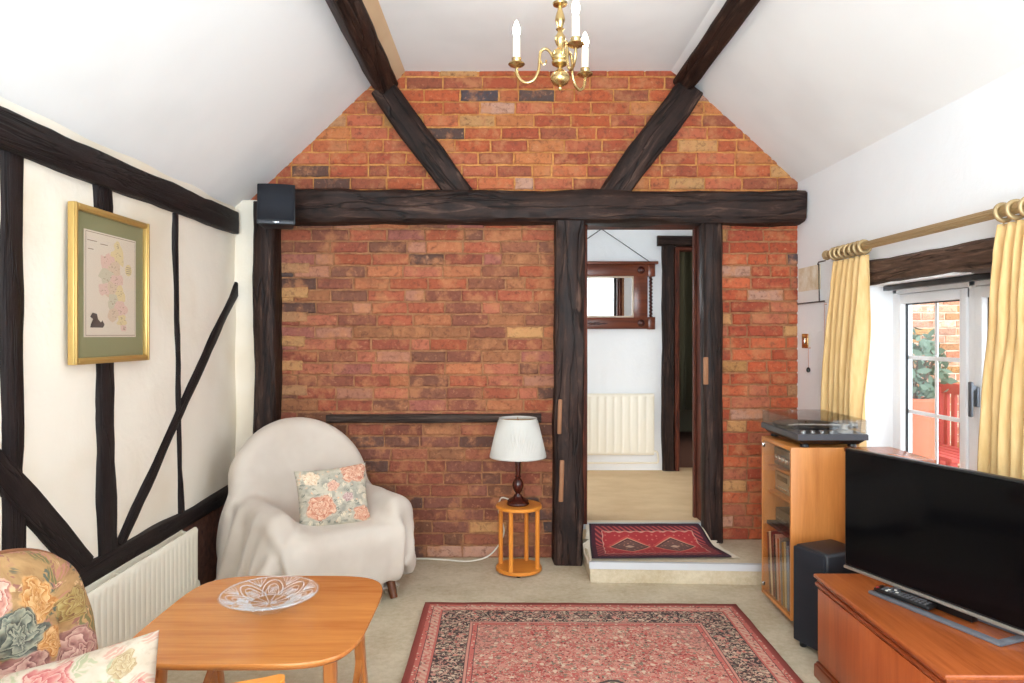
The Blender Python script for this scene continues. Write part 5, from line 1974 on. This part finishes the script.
def knob(bm, x, y, z, r, l=0.014, mi=0):
    add_lathe(bm, [(r, 0), (r, l * 0.85), (r * 0.85, l)], (x, y, z), 18, Euler((0, -math.pi / 2, 0)).to_matrix(), mi=mi)


ya, yb_ = HY0 + 0.028, HY1 - 0.028
# amplifier on the top shelf
am = thing('amplifier', 'brown amplifier with silver knobs on the top shelf of the teak cabinet', 'amplifier', (1.5, 3.35, 0.684))
bm = bx(HX + 0.06, HXB - 0.04, ya, yb_, 0.690, 0.772, 0.003)
obj('case', bm, plain('bronze_case', lin(120, 100, 80), 0.5), am)
bm = bx(HX + 0.054, HX + 0.061, ya, yb_, 0.690, 0.772, 0.002)
obj('fascia', bm, plain('dark_bronze_fascia', lin(98, 80, 62), 0.35, Metallic=0.4), am)
for k in range(6):
    bm = bmesh.new()
    knob(bm, HX + 0.055, ya + 0.035 + k * 0.046, 0.728, 0.014 if k != 0 else 0.018, 0.018)
    obj('knob', bm, M_CHROME, am)
for y in (ya + 0.02, yb_ - 0.02):
    for x in (HX + 0.09, HXB - 0.08):
        bm = bmesh.new()
        add_lathe(bm, [(0.012, 0.6841), (0.012, 0.691)], (x, y, 0), 12)
        obj('foot', bm, M_BLACK, am)
# silver receiver with a round dial
rc = thing('receiver', 'silver hi-fi unit with a round dial on the middle shelf of the teak cabinet', 'receiver', (1.5, 3.35, 0.557))
bm = bx(HX + 0.066, HXB - 0.04, ya, yb_, 0.562, 0.652, 0.003)
obj('case', bm, plain('grey_case', lin(120, 112, 100), 0.5), rc)
bm = bx(HX + 0.058, HX + 0.067, ya, yb_, 0.560, 0.654, 0.003)
obj('fascia', bm, M_SILVER, rc)
bm = bmesh.new()
add_lathe(bm, [(0.030, 0), (0.030, 0.004), (0.026, 0.006), (0.020, 0.006), (0.019, 0.016), (0.016, 0.018)], (HX + 0.059, ya + 0.085, 0.606), 28, Euler((0, -math.pi / 2, 0)).to_matrix())
obj('dial', bm, M_CHROME, rc)
bm = bx(HX + 0.055, HX + 0.059, ya + 0.16, yb_ - 0.03, 0.615, 0.640, 0.001)
obj('tuning_scale', bm, plain('dark_scale', lin(70, 62, 54), 0.3), rc)
bm = bmesh.new()
for k in range(5):
    bx(HX + 0.052, HX + 0.059, ya + 0.155 + k * 0.026, ya + 0.172 + k * 0.026, 0.575, 0.586, 0.002, bm)
obj('button_row', bm, M_CHROME, rc)
# black deck on the black shelf
dk = thing('cassette_deck', 'low black hi-fi unit on the black shelf above the records', 'cassette deck', (1.5, 3.35, 0.402))
bm = bx(HX + 0.06, HXB - 0.04, ya, yb_, 0.404, 0.470, 0.003)
obj('case', bm, plain('dark_grey_case', lin(74, 66, 60), 0.45), dk)
bm = bmesh.new()
bx(HX + 0.055, HX + 0.061, ya + 0.01, ya + 0.15, 0.418, 0.458, 0.002, bm)
obj('display', bm, M_BLACK, dk)
bm = bmesh.new()
for k in range(4):
    bx(HX + 0.052, HX + 0.061, ya + 0.17 + k * 0.03, ya + 0.19 + k * 0.03, 0.424, 0.434, 0.002, bm)
obj('button_row', bm, M_SILVER, dk)

# records: every sleeve its own object, told apart by colour and place
spines = [('brown', (112, 74, 52)), ('cream', (222, 204, 172)), ('dark red', (112, 48, 40)), ('tan', (188, 146, 104)), ('black', (42, 38, 38)), ('pale pink', (206, 172, 156)),
          ('orange', (190, 112, 58)), ('white', (226, 220, 212)), ('grey', (132, 128, 124)), ('ochre', (176, 138, 72)), ('ivory', (212, 196, 160)), ('slate blue', (82, 96, 124)), ('pale blue', (140, 156, 180)), ('navy', (46, 56, 88))]
ordn = ['farthest from the viewer', 'second from the far end', 'third from the far end', 'fourth from the far end', 'fifth from the far end', 'sixth from the far end', 'seventh from the far end',
        'seventh from the near end', 'sixth from the near end', 'fifth from the near end', 'fourth from the near end', 'third from the near end', 'second from the near end', 'nearest the viewer']
yy = HY1 - t_ - 0.034
for k, (nm, c) in enumerate(spines):
    th = [0.018, 0.012, 0.015, 0.013, 0.017, 0.010, 0.014, 0.012, 0.015, 0.011, 0.013, 0.016, 0.012, 0.017][k]
    lean = math.radians([7, 7, 6.5, 6, 6, 5.5, 5, 4.6, 4.2, 3.6, 3, 2.4, 1.6, 0.8][k])
    yy -= th + 0.0045
    hgt = 0.305 + 0.008 * ((k * 7) % 3 - 1)
    bm = bmesh.new()
    add_box(bm, (0, 0, hgt / 2), (0.29, th, hgt), None, 0.0015, 1)
    rec = obj('record_sleeve', bm, plain('sleeve_' + nm.replace(' ', '_'), lin(*c), 0.6), local=True)
    rec.location = (HX + 0.012 + 0.145 + 0.002 * ((k * 5) % 4), yy - 0.012, 0.0535 + th / 2 * math.sin(lean))
    rec.rotation_euler = (-lean, 0, 0)
    tag(rec, '%s record sleeve in the teak cabinet, %s' % (nm, ordn[k]), 'record', 'record sleeves in the teak cabinet')

# ------------------------------------------------------------------ turntable
tt = thing('turntable', 'grey record turntable with clear lid on top of the teak cabinet', 'turntable', (1.47, 3.36, HZT))
tx0, tx1, ty0, ty1 = 1.312, 1.628, 3.135, 3.585
bm = bmesh.new()
tb = HZT + 0.016
levels = [(0.030, tb), (0.010, tb + 0.020), (0.0, tb + 0.022), (0.0, tb + 0.045), (0.004, tb + 0.049)]
rings = [[bm.verts.new((x, y, z)) for x, y in ((tx0 + o_, ty0 + o_), (tx1 - o_, ty0 + o_), (tx1 - o_, ty1 - o_), (tx0 + o_, ty1 - o_))] for o_, z in levels]
for k, (a, b) in enumerate(zip(rings, rings[1:])):
    for i in range(4):
        bm.faces.new((a[i], a[(i + 1) % 4], b[(i + 1) % 4], b[i])).material_index = 1 if k == 0 else 0
bm.faces.new(rings[-1]); bm.faces.new(list(reversed(rings[0])))
obj('plinth', bm, [M_CHARCOAL, M_BLACK], tt, angle=20)
zt = tb + 0.049
bm = bmesh.new()
pc_ = ((tx0 + tx1) / 2 - 0.005, ty1 - 0.175, zt)
add_lathe(bm, [(0.150, 0), (0.152, 0.003), (0.152, 0.014), (0.146, 0.017), (0.03, 0.0165), (0.005, 0.0165), (0.004, 0.026), (0.001, 0.027)], pc_, 56)
obj('platter', bm, M_BLACK, tt)
bm = bmesh.new()
pv = Vector((tx1 - 0.075, ty0 + 0.075, zt))
add_lathe(bm, [(0.036, 0), (0.036, 0.008), (0.026, 0.012), (0.018, 0.014), (0.018, 0.034), (0.012, 0.038)], pv, 24)
add_tube(bm, [pv + Vector((0.045, -0.012, 0.032)), pv + Vector((0, 0, 0.032)), pv + Vector((-0.20, 0.04, 0.030)), pv + Vector((-0.225, 0.065, 0.024))], [0.006, 0.005, 0.004, 0.004], 8)
add_lathe(bm, [(0.014, -0.014), (0.014, 0.014)], pv + Vector((0.040, -0.011, 0.032)), 14, Euler((0, math.pi / 2, 0)).to_matrix())
obj('tonearm', bm, M_SILVER, tt)
for k in range(4):
    bm = bmesh.new()
    add_lathe(bm, [(0.011, 0), (0.011, 0.011), (0.009, 0.013)], (tx0 + 0.035 + k * 0.042, ty0 + 0.03, zt), 16)
    obj('knob', bm, M_CHROME, tt)
for x in (tx0 + 0.05, tx1 - 0.05):
    for y in (ty0 + 0.05, ty1 - 0.05):
        bm = bmesh.new()
        add_lathe(bm, [(0.018, HZT), (0.020, HZT + 0.004), (0.016, tb + 0.001)], (x, y, 0), 16)
        obj('foot', bm, M_BLACK, tt)
bm = bmesh.new()
lz0, lz1, w_ = zt + 0.001, zt + 0.060, 0.004
bx(tx0 + 0.004, tx1 - 0.004, ty0 + 0.004, ty0 + 0.004 + w_, lz0, lz1, 0, bm)
bx(tx0 + 0.004, tx1 - 0.004, ty1 - 0.004 - w_, ty1 - 0.004, lz0, lz1, 0, bm)
bx(tx0 + 0.004, tx0 + 0.004 + w_, ty0 + 0.0085, ty1 - 0.0085, lz0, lz1, 0, bm)
bx(tx1 - 0.004 - w_, tx1 - 0.004, ty0 + 0.0085, ty1 - 0.0085, lz0, lz1, 0, bm)
bx(tx0 + 0.004, tx1 - 0.004, ty0 + 0.004, ty1 - 0.004, lz1 + 0.0005, lz1 + 0.005, 0.001, bm)
obj('lid', bm, M_LID, tt, smooth=False, label='clear smoked lid')

# ------------------------------------------------------------------ small cabinet behind the television
sc_ = thing('side_cabinet', 'low teak cabinet by the window behind the television', 'cabinet', (1.625, 3.03, 0))
bm = bx(1.540, 1.742, 2.835, 3.158, 0.0, 0.803, 0.003)
obj('body', bm, M_TEAK, sc_)
bm = bx(1.532, 1.743, 2.828, 3.164, 0.804, 0.825, 0.003)
obj('top', bm, M_CHERRY_TOP, sc_)
bm = bx(1.533, 1.5398, 2.845, 3.148, 0.03, 0.795, 0.002)
obj('door', bm, M_TEAK, sc_)

# ------------------------------------------------------------------ floor speaker
TD = Vector((0.3625, -0.932, 0)).normalized()       # along the television, towards the viewer
TN = Vector((TD.y, -TD.x, 0))                       # the way the screen faces
SO = Vector((1.237, 3.010, 0))
fs = thing('floor_speaker', 'black floor speaker between the teak cabinet and the television stand', 'speaker', tuple(SO + TD * 0.09 - TN * 0.1))
rotT = Matrix((TD, -TN, Vector((0, 0, 1)))).transposed()
def along(o, d, n, z): return o + TD * d - TN * n + Vector((0, 0, z))
bm = bmesh.new()
add_box(bm, along(SO, 0.09, 0.112, 0.228), (0.18, 0.21, 0.414), rotT, 0.016, 3)
obj('cabinet', bm, M_BLACKSATIN, fs)
bm = bmesh.new()
add_box(bm, along(SO, 0.09, 0.003, 0.228), (0.168, 0.014, 0.400), rotT, 0.006, 3)
obj('grille', bm, M_GRILLE, fs)
for d in (0.03, 0.15):
    for n in (0.03, 0.19):
        bm = bmesh.new()
        p = along(SO, d, n, 0)
        add_lathe(bm, [(0.013, 0.0), (0.015, 0.004), (0.015, 0.023)], p, 14)
        obj('foot', bm, M_BLACK, fs)

# ------------------------------------------------------------------ television stand
KX0, KX1, KY0, KY1, KZ = 1.203, 1.735, 1.912, 2.735, 0.400
tv_s = thing('television_stand', 'cherry wood television stand with moulded edge', 'cabinet', ((KX0 + KX1) / 2, (KY0 + KY1) / 2, 0))
bm = bmesh.new()
bx(KX0, KX1, KY0, KY1, KZ - 0.016, KZ, 0.006, bm, seg=3)
obj('top', bm, M_CHERRY_TOP, tv_s)
bm = bmesh.new()
bx(KX0 + 0.010, KX1 - 0.004, KY0 + 0.010, KY1 - 0.010, KZ - 0.030, KZ - 0.0165, 0.003, bm)
bx(KX0 + 0.004, KX1 - 0.002, KY0 + 0.004, KY1 - 0.004, KZ - 0.046, KZ - 0.0305, 0.006, bm, seg=3)
obj('moulding', bm, M_CHERRY_DARK, tv_s)
bm = bmesh.new()
bx(KX0 + 0.016, KX1 - 0.004, KY0 + 0.016, KY1 - 0.016, 0.062, KZ - 0.0465, 0.002, bm)
obj('carcass', bm, M_CHERRY, tv_s)
bm = bx(KX0 + 0.010, KX0 + 0.0158, KY0 + 0.045, KY1 - 0.020, 0.070, KZ - 0.052, 0.0015)
obj('door', bm, M_CHERRY, tv_s)
bm = bx(KX0 + 0.04, KX1 - 0.04, KY0 + 0.0105, KY0 + 0.0158, 0.070, KZ - 0.052, 0.0015)
obj('end_panel', bm, wood('cherry_end', lin(164, 80, 34), lin(206, 118, 58), 2, 0.3, 3), tv_s)
bm = bmesh.new()
bx(KX0 + 0.002, KX1 - 0.002, KY0 + 0.002, KY1 - 0.002, 0.0, 0.050, 0.004, bm)
bx(KX0 + 0.008, KX1 - 0.002, KY0 + 0.008, KY1 - 0.008, 0.050, 0.0615, 0.004, bm)
obj('plinth', bm, M_CHERRY_DARK, tv_s)

# ------------------------------------------------------------------ television and remote
TO = Vector((1.298, 2.680, 0))
TW, TZ0, TZ1 = 0.815, 0.447, 0.897
tv = thing('television', 'black flat screen television on the cherry wood stand', 'television', tuple(TO + TD * 0.4 + Vector((0, 0, KZ))))
bm = bmesh.new()
add_box(bm, along(TO, TW / 2, 0.018, (TZ0 + TZ1) / 2), (TW, 0.030, TZ1 - TZ0), rotT, 0.005, 3)
add_box(bm, along(TO, TW / 2, 0.050, (TZ0 + TZ1) / 2 - 0.05), (TW * 0.6, 0.045, 0.26), rotT, 0.014, 3)
obj('casing', bm, M_BLACK, tv)
bm = bmesh.new()
add_box(bm, along(TO, TW / 2, 0.0022, (TZ0 + TZ1) / 2 + 0.002), (TW - 0.014, 0.003, TZ1 - TZ0 - 0.018), rotT, 0.0006, 1)
obj('screen', bm, M_SCREEN, tv, label='dark switched-off screen')
bm = bmesh.new()
add_box(bm, along(TO, TW / 2, 0.008, TZ0 - 0.001), (TW, 0.022, 0.011), rotT, 0.002, 2)
obj('bottom_strip', bm, M_SILVER, tv, label='silver lower edge')
bm = bmesh.new()
add_box(bm, along(TO, 0.39, 0.055, (TZ0 + KZ) / 2 + 0.03), (0.16, 0.03, TZ0 - KZ + 0.06), rotT, 0.006, 2)
obj('neck', bm, M_BLACK, tv)
bm = bmesh.new()
z_ = KZ + 0.0065
add_box(bm, along(TO, 0.388, -0.040, z_), (0.468, 0.026, 0.012), rotT, 0.004, 2)
for d in (0.168, 0.608):
    add_box(bm, along(TO, d, 0.028, z_ - 0.001), (0.026, 0.15, 0.010), rotT, 0.003, 2)
add_box(bm, along(TO, 0.388, 0.092, z_ - 0.001), (0.468, 0.03, 0.010), rotT, 0.003, 2)
obj('base', bm, plain('dark_grey_gloss', lin(104, 106, 112), 0.25), tv)
rm_ = thing('remote_control', 'black television remote lying on the foot of the television', 'remote control', tuple(along(TO, 0.27, -0.018, KZ + 0.014)))
RO = along(TO, 0.268, -0.013, KZ + 0.0215)
rr_ = rotT @ Euler((0.10, 0, 0.06)).to_matrix()
bm = bmesh.new()
add_box(bm, RO, (0.205, 0.046, 0.014), rr_, 0.005, 3)
obj('handset', bm, M_BLACK, rm_)
bm = bmesh.new()
for i in range(11):
    for j in range(3):
        add_box(bm, RO + rr_ @ Vector((-0.072 + i * 0.0155, -0.013 + j * 0.013, 0.0076)), (0.009, 0.008, 0.003), rr_, 0.001, 1, mi=1 if (i, j) in ((1, 0), (1, 1), (2, 2), (3, 1)) else 0)
obj('button_pad', bm, [plain('grey_rubber', lin(92, 92, 96), 0.6), plain('pale_key', lin(208, 206, 200), 0.5)], rm_, label='grey and pale keys')
bm = bmesh.new()
add_box(bm, RO + rr_ @ Vector((-0.092, -0.012, 0.0076)), (0.009, 0.009, 0.003), rr_, 0.001, 1)
obj('power_button', bm, plain('red_key', lin(170, 50, 46), 0.5), rm_, label='small red key')

# ------------------------------------------------------------------ sofa at the lower left and its cushions
sf = thing('sofa', 'wooden armed sofa at the lower left in front of the radiator', 'sofa', (-0.95, 0.75, 0))
for y in (1.495, -0.10):
    bm = bmesh.new()
    outline = []
    for k in range(25):
        t = k / 24
        x = -1.33 + 0.84 * t
        w = 0.030 + 0.012 * math.sin(math.pi * t)
        outline.append((x, w))
    pl = [(x, y + w) for x, w in outline] + [(-0.476, y + 0.018), (-0.470, y), (-0.476, y - 0.018)] + [(x, y - w) for x, w in reversed(outline)]
    a = [bm.verts.new((p[0], p[1], 0.500 + 0.070 * ((p[0] + 1.33) / 0.84) ** 3)) for p in pl]
    b = [bm.verts.new((p[0], p[1], 0.522 + 0.070 * ((p[0] + 1.33) / 0.84) ** 3)) for p in pl]
    bm.faces.new(a); bm.faces.new(list(reversed(b)))
    for i in range(len(pl)):
        bm.faces.new((a[i], b[i], b[(i + 1) % len(pl)], a[(i + 1) % len(pl)]))
    obj('arm', bm, M_ORANGEWOOD_X, sf, angle=60)
    for (x, lean) in ((-0.60, 0.04), (-1.26, -0.06)):
        bm = bmesh.new()
        add_tube(bm, [(x + lean, y, 0.0), (x + lean * .5, y, 0.22), (x, y, 0.512)], [0.014, 0.019, 0.015], 12)
        obj('leg', bm, M_ORANGEWOOD, sf)
bm = bmesh.new()
bx(-1.26, -0.58, 1.44, 1.47, 0.25, 0.31, 0.006, bm); bx(-1.26, -0.58, -0.075, -0.045, 0.25, 0.31, 0.006, bm)
bx(-0.62, -0.585, -0.05, 1.45, 0.25, 0.31, 0.006, bm); bx(-1.28, -1.245, -0.05, 1.45, 0.25, 0.31, 0.006, bm)
obj('seat_frame', bm, M_ORANGEWOOD_X, sf)
bm = bmesh.new()
for k in range(2):
    bx(-1.24, -0.56, -0.04 + k * 0.74, 0.69 + k * 0.74, 0.312, 0.44, 0.04, bm, seg=4)
obj('seat_cushion', bm, plain('sand_seat_cloth', lin(214, 196, 164), 0.95), sf)
bm = bmesh.new()
for k in range(12):
    y = -0.02 + k * 0.137
    add_tube(bm, [(-1.27, y, 0.30), (-1.315, y, 0.52), (-1.345, y, 0.74)], 0.010, 8)
add_tube(bm, [(-1.345, -0.08, 0.745), (-1.36, 0.75, 0.76), (-1.345, 1.56, 0.745)], 0.017, 10)
obj('spindle_back', bm, M_CHAIRLEG, sf)

# deep buttoned autumn floral back cushion, rounded far end
bm = bmesh.new()
uvl = bm.loops.layers.uv.verify()
n1, n2 = 36, 44
cw_, chh = 0.80, 0.52
Mc = frame_m(Vector((-1.200, 1.535, 0.548)), (0.10, 1, 0), (-0.20, 0.0, 1.0))
def pad(a, b, side):
    ex = 2.9
    ln = (abs(a) ** ex + abs(b) ** ex) ** (1 / ex)
    mxab = max(abs(a), abs(b))
    k_ = mxab / ln if ln > 1e-6 else 1
    x, y = a * k_ * cw_ / 2, b * k_ * chh / 2
    rr = mxab
    z = 0.105 * max(0.0, 1 - rr ** 3.2) ** 0.5
    if side > 0:
        for (bx_, by_) in ((-0.52, 0.08), (0.05, 0.08), (0.60, 0.08)):
            dd = math.hypot((a - bx_) * 1.5, b - by_)
            z -= 0.050 * math.exp(-(dd / 0.13) ** 2)
            dl = abs((a - bx_) - 0.35 * (b - by_) * (1 if b < by_ else -0.4))
            z -= 0.016 * math.exp(-(dl / 0.06) ** 2) * (1 - rr ** 2)
        z += 0.006 * mnoise.noise(Vector((a * 4, b * 4, 2)))
    return Mc @ Vector((x, y, z * (1 if side > 0 else -0.5)))
F_, B_ = {}, {}
for i in range(n1 + 1):
    for j in range(n2 + 1):
        a, b = math.sin((i / n1 * 2 - 1) * math.pi / 2), math.sin((j / n2 * 2 - 1) * math.pi / 2)
        F_[i, j] = bm.verts.new(pad(a, b, 1))
        B_[i, j] = F_[i, j] if i in (0, n1) or j in (0, n2) else bm.verts.new(pad(a, b, -1))
for i in range(n1):
    for j in range(n2):
        for d, fl in ((F_, False), (B_, True)):
            q = [(i, j), (i + 1, j), (i + 1, j + 1), (i, j + 1)]
            if fl:
                q.reverse()
            f = bm.faces.new([d[k] for k in q])
            for lp, k in zip(f.loops, q):
                lp[uvl].uv = ((math.sin((k[0] / n1 * 2 - 1) * math.pi / 2) + 1) / 2, (math.sin((k[1] / n2 * 2 - 1) * math.pi / 2) + 1) / 2)
o = obj('back_cushion', bm, M_DARKFLORAL, angle=180)
tag(o, 'large buttoned autumn floral back cushion on the sofa by the radiator', 'cushion')
bm = bmesh.new()
pp = [Mc @ Vector((cw_ / 2 * math.copysign(abs(math.cos(t)) ** (2 / 2.9), math.cos(t)), chh / 2 * math.copysign(abs(math.sin(t)) ** (2 / 2.9), math.sin(t)), -0.002)) for t in [2 * math.pi * k / 90 for k in range(91)]]
add_tube(bm, pp, 0.008, 8, cap=False)
obj('piping', bm, plain('brown_piping', lin(132, 84, 54), 0.9), o, label='brown piping')

M5 = frame_m(Vector((-0.900, 1.295, 0.500)), (0.97, 0.22, 0.17), (-0.17, 0.46, 0.86))
bm = cushion_bm(0.50, 0.42, 0.17, M5, 30, 0.07, 0.014, 6)
o = obj('pale_rose_cushion', bm, M_LIGHTCUSHION, angle=180)
tag(o, 'pale cream cushion with pink roses leaning on the near sofa arm', 'cushion')

# ------------------------------------------------------------------ garden seen through the window
bm = bmesh.new()
bx(2.0, 9.0, -3.0, 12.0, -0.18, -0.10, 0, bm)
nb = NB('garden_paving', lin(190, 180, 168), 0.9)
nb.set('Base Color', nb.ramp(nb.noise(nb.coord(), 2.0, 4), [(0.35, lin(168, 156, 142)), (0.65, lin(206, 196, 184))]))
bx(-7.0, 1.99, -13.5, YR - 0.12, -0.18, -0.10, 0, bm)  # unseen slab behind the room, added to bounce light onto the ceiling
struct('ground', bm, nb.m, 'pale paved yard outside the window, with an added slab behind the room', 'ground', smooth=False)
bm = bmesh.new()
cl = bm.loops.layers.float_color.new('brick_tone')
rb2 = random.Random(5)
brick_fill(bm, cl, 3.1, 5.4, -0.1, 2.6, 0.075, 0.225, 6.9, [lin(206, 140, 108), lin(196, 122, 92), lin(214, 156, 128), lin(224, 186, 160)], 0.02, 0.3, rb2)
bx(3.0, 5.5, 6.909, 7.1, -0.12, 2.62, 0, bm, 1)
struct('wall_garden', bm, [M_BRICK, plain('pale_mortar', lin(214, 196, 174), 0.9)], 'pale red brick garden wall outside the window', 'wall', smooth=False)


def leaves(bm, c, rx, rz, n, seed, size=0.05):
    q = random.Random(seed)
    for _ in range(n):
        while True:
            p = Vector((q.uniform(-1, 1), q.uniform(-1, 1), q.uniform(-1, 1)))
            if 0.25 < p.length < 1:
                break
        p = Vector(c) + Vector((p.x * rx, p.y * rx, p.z * rz))
        a = Euler((q.uniform(0, 6), q.uniform(0, 6), q.uniform(0, 6))).to_matrix()
        s = size * q.uniform(0.6, 1.3)
        vs_ = [bm.verts.new(p + a @ Vector(w)) for w in ((0, -s, 0), (s * .45, -s * .2, s * .1), (s * .3, s * .5, 0), (0, s, -s * .1), (-s * .3, s * .5, 0), (-s * .45, -s * .2, s * .1))]
        bm.faces.new(vs_)


M_TERRA = plain('terracotta', lin(206, 104, 72), 0.8)
M_LEAF = plain('grey_green_leaf', lin(96, 112, 92), 0.7)
M_TWIG = plain('twig', lin(96, 76, 60), 0.8)
pt = thing('chimney_pot', 'tall terracotta pot standing in the yard outside the window', 'plant pot', (2.96, 5.05, -0.10))
bm = bmesh.new()
add_lathe(bm, [(0.15, -0.10), (0.16, -0.02), (0.145, 0.02), (0.125, 0.5), (0.12, 0.78), (0.14, 0.80), (0.145, 0.86), (0.13, 0.88), (0.115, 0.86), (0.11, 0.5), (0.10, 0.3)], (2.96, 5.05, 0), 28)
obj('pot_body', bm, M_TERRA, pt)
bm = bmesh.new()
leaves(bm, (2.98, 5.05, 1.06), 0.20, 0.24, 160, 3, 0.045)
obj('foliage', bm, M_LEAF, pt)
bm = bmesh.new()
for k in range(6):
    add_tube(bm, [(2.96, 5.05, 0.7), (2.96 + 0.03 * math.cos(k), 5.05 + 0.03 * math.sin(k), 0.9), (2.97 + 0.13 * math.cos(k), 5.05 + 0.13 * math.sin(k), 1.15)], 0.005, 5)
obj('stem', bm, M_TWIG, pt)
sb = thing('garden_shrub', 'grey green leafy shrub in front of the garden wall', 'shrub', (3.72, 6.50, -0.10))
bm = bmesh.new()
leaves(bm, (3.72, 6.50, 0.95), 0.34, 0.50, 420, 9, 0.05)
obj('foliage', bm, M_LEAF, sb)
bm = bmesh.new()
for k in range(8):
    add_tube(bm, [(3.72, 6.50, -0.10), (3.72 + 0.06 * math.cos(k), 6.50 + 0.06 * math.sin(k), 0.5), (3.72 + 0.25 * math.cos(k * 1.7), 6.50 + 0.25 * math.sin(k * 1.7), 1.2)], 0.008, 5)
obj('stem', bm, M_TWIG, sb)
gb = thing('garden_bench', 'red painted garden bench outside the window', 'bench', (3.6, 5.7, -0.10))
M_REDP = plain('red_paint', lin(182, 66, 56), 0.6)
for (x, y) in ((3.42, 5.36), (3.42, 6.1), (3.8, 5.36), (3.8, 6.1)):
    bm = bx(x - 0.03, x + 0.03, y - 0.03, y + 0.03, -0.10, 0.88 if x > 3.6 else 0.36, 0.005)
    obj('leg', bm, M_REDP, gb)
bm = bmesh.new()
for k in range(5):
    bx(3.38 + k * 0.085, 3.45 + k * 0.085, 5.30, 6.16, 0.36, 0.39, 0.004, bm)
obj('seat', bm, M_REDP, gb)
bm = bmesh.new()
for k in range(7):
    bx(3.79, 3.815, 5.40 + k * 0.10, 5.45 + k * 0.10, 0.36, 0.84, 0.003, bm)
bx(3.78, 3.83, 5.34, 6.12, 0.83, 0.92, 0.005, bm)
obj('backrest', bm, M_REDP, gb)

# ------------------------------------------------------------------ glowing globe added out of view above the viewer to brighten ceiling and walls
gp = thing('fill_globe', 'added glowing fill globe hanging unseen above the viewer', 'fill light', (0.10, 0.65, ZF))
bm = bmesh.new()
bmesh.ops.create_uvsphere(bm, u_segments=20, v_segments=12, radius=0.15, matrix=Matrix.Translation((0.10, 0.65, 2.45)))
nb = NB('fill_globe_glow', (1, 1, 1, 1), 0.4)
nb.set('Emission Color', (1.0, 0.96, 0.91, 1))
nb.set('Emission Strength', 18.0)
obj('globe', bm, nb.m, gp)
bm = bmesh.new()
add_tube(bm, [(0.10, 0.65, 2.60), (0.10, 0.65, ZF)], 0.006, 8)
add_lathe(bm, [(0.03, 2.59), (0.032, 2.62), (0.01, 2.64)], (0.10, 0.65, 0), 16)
add_lathe(bm, [(0.01, ZF - 0.03), (0.05, ZF - 0.015), (0.05, ZF + 0.002)], (0.10, 0.65, 0), 16)
obj('suspension', bm, M_BRASS, gp)
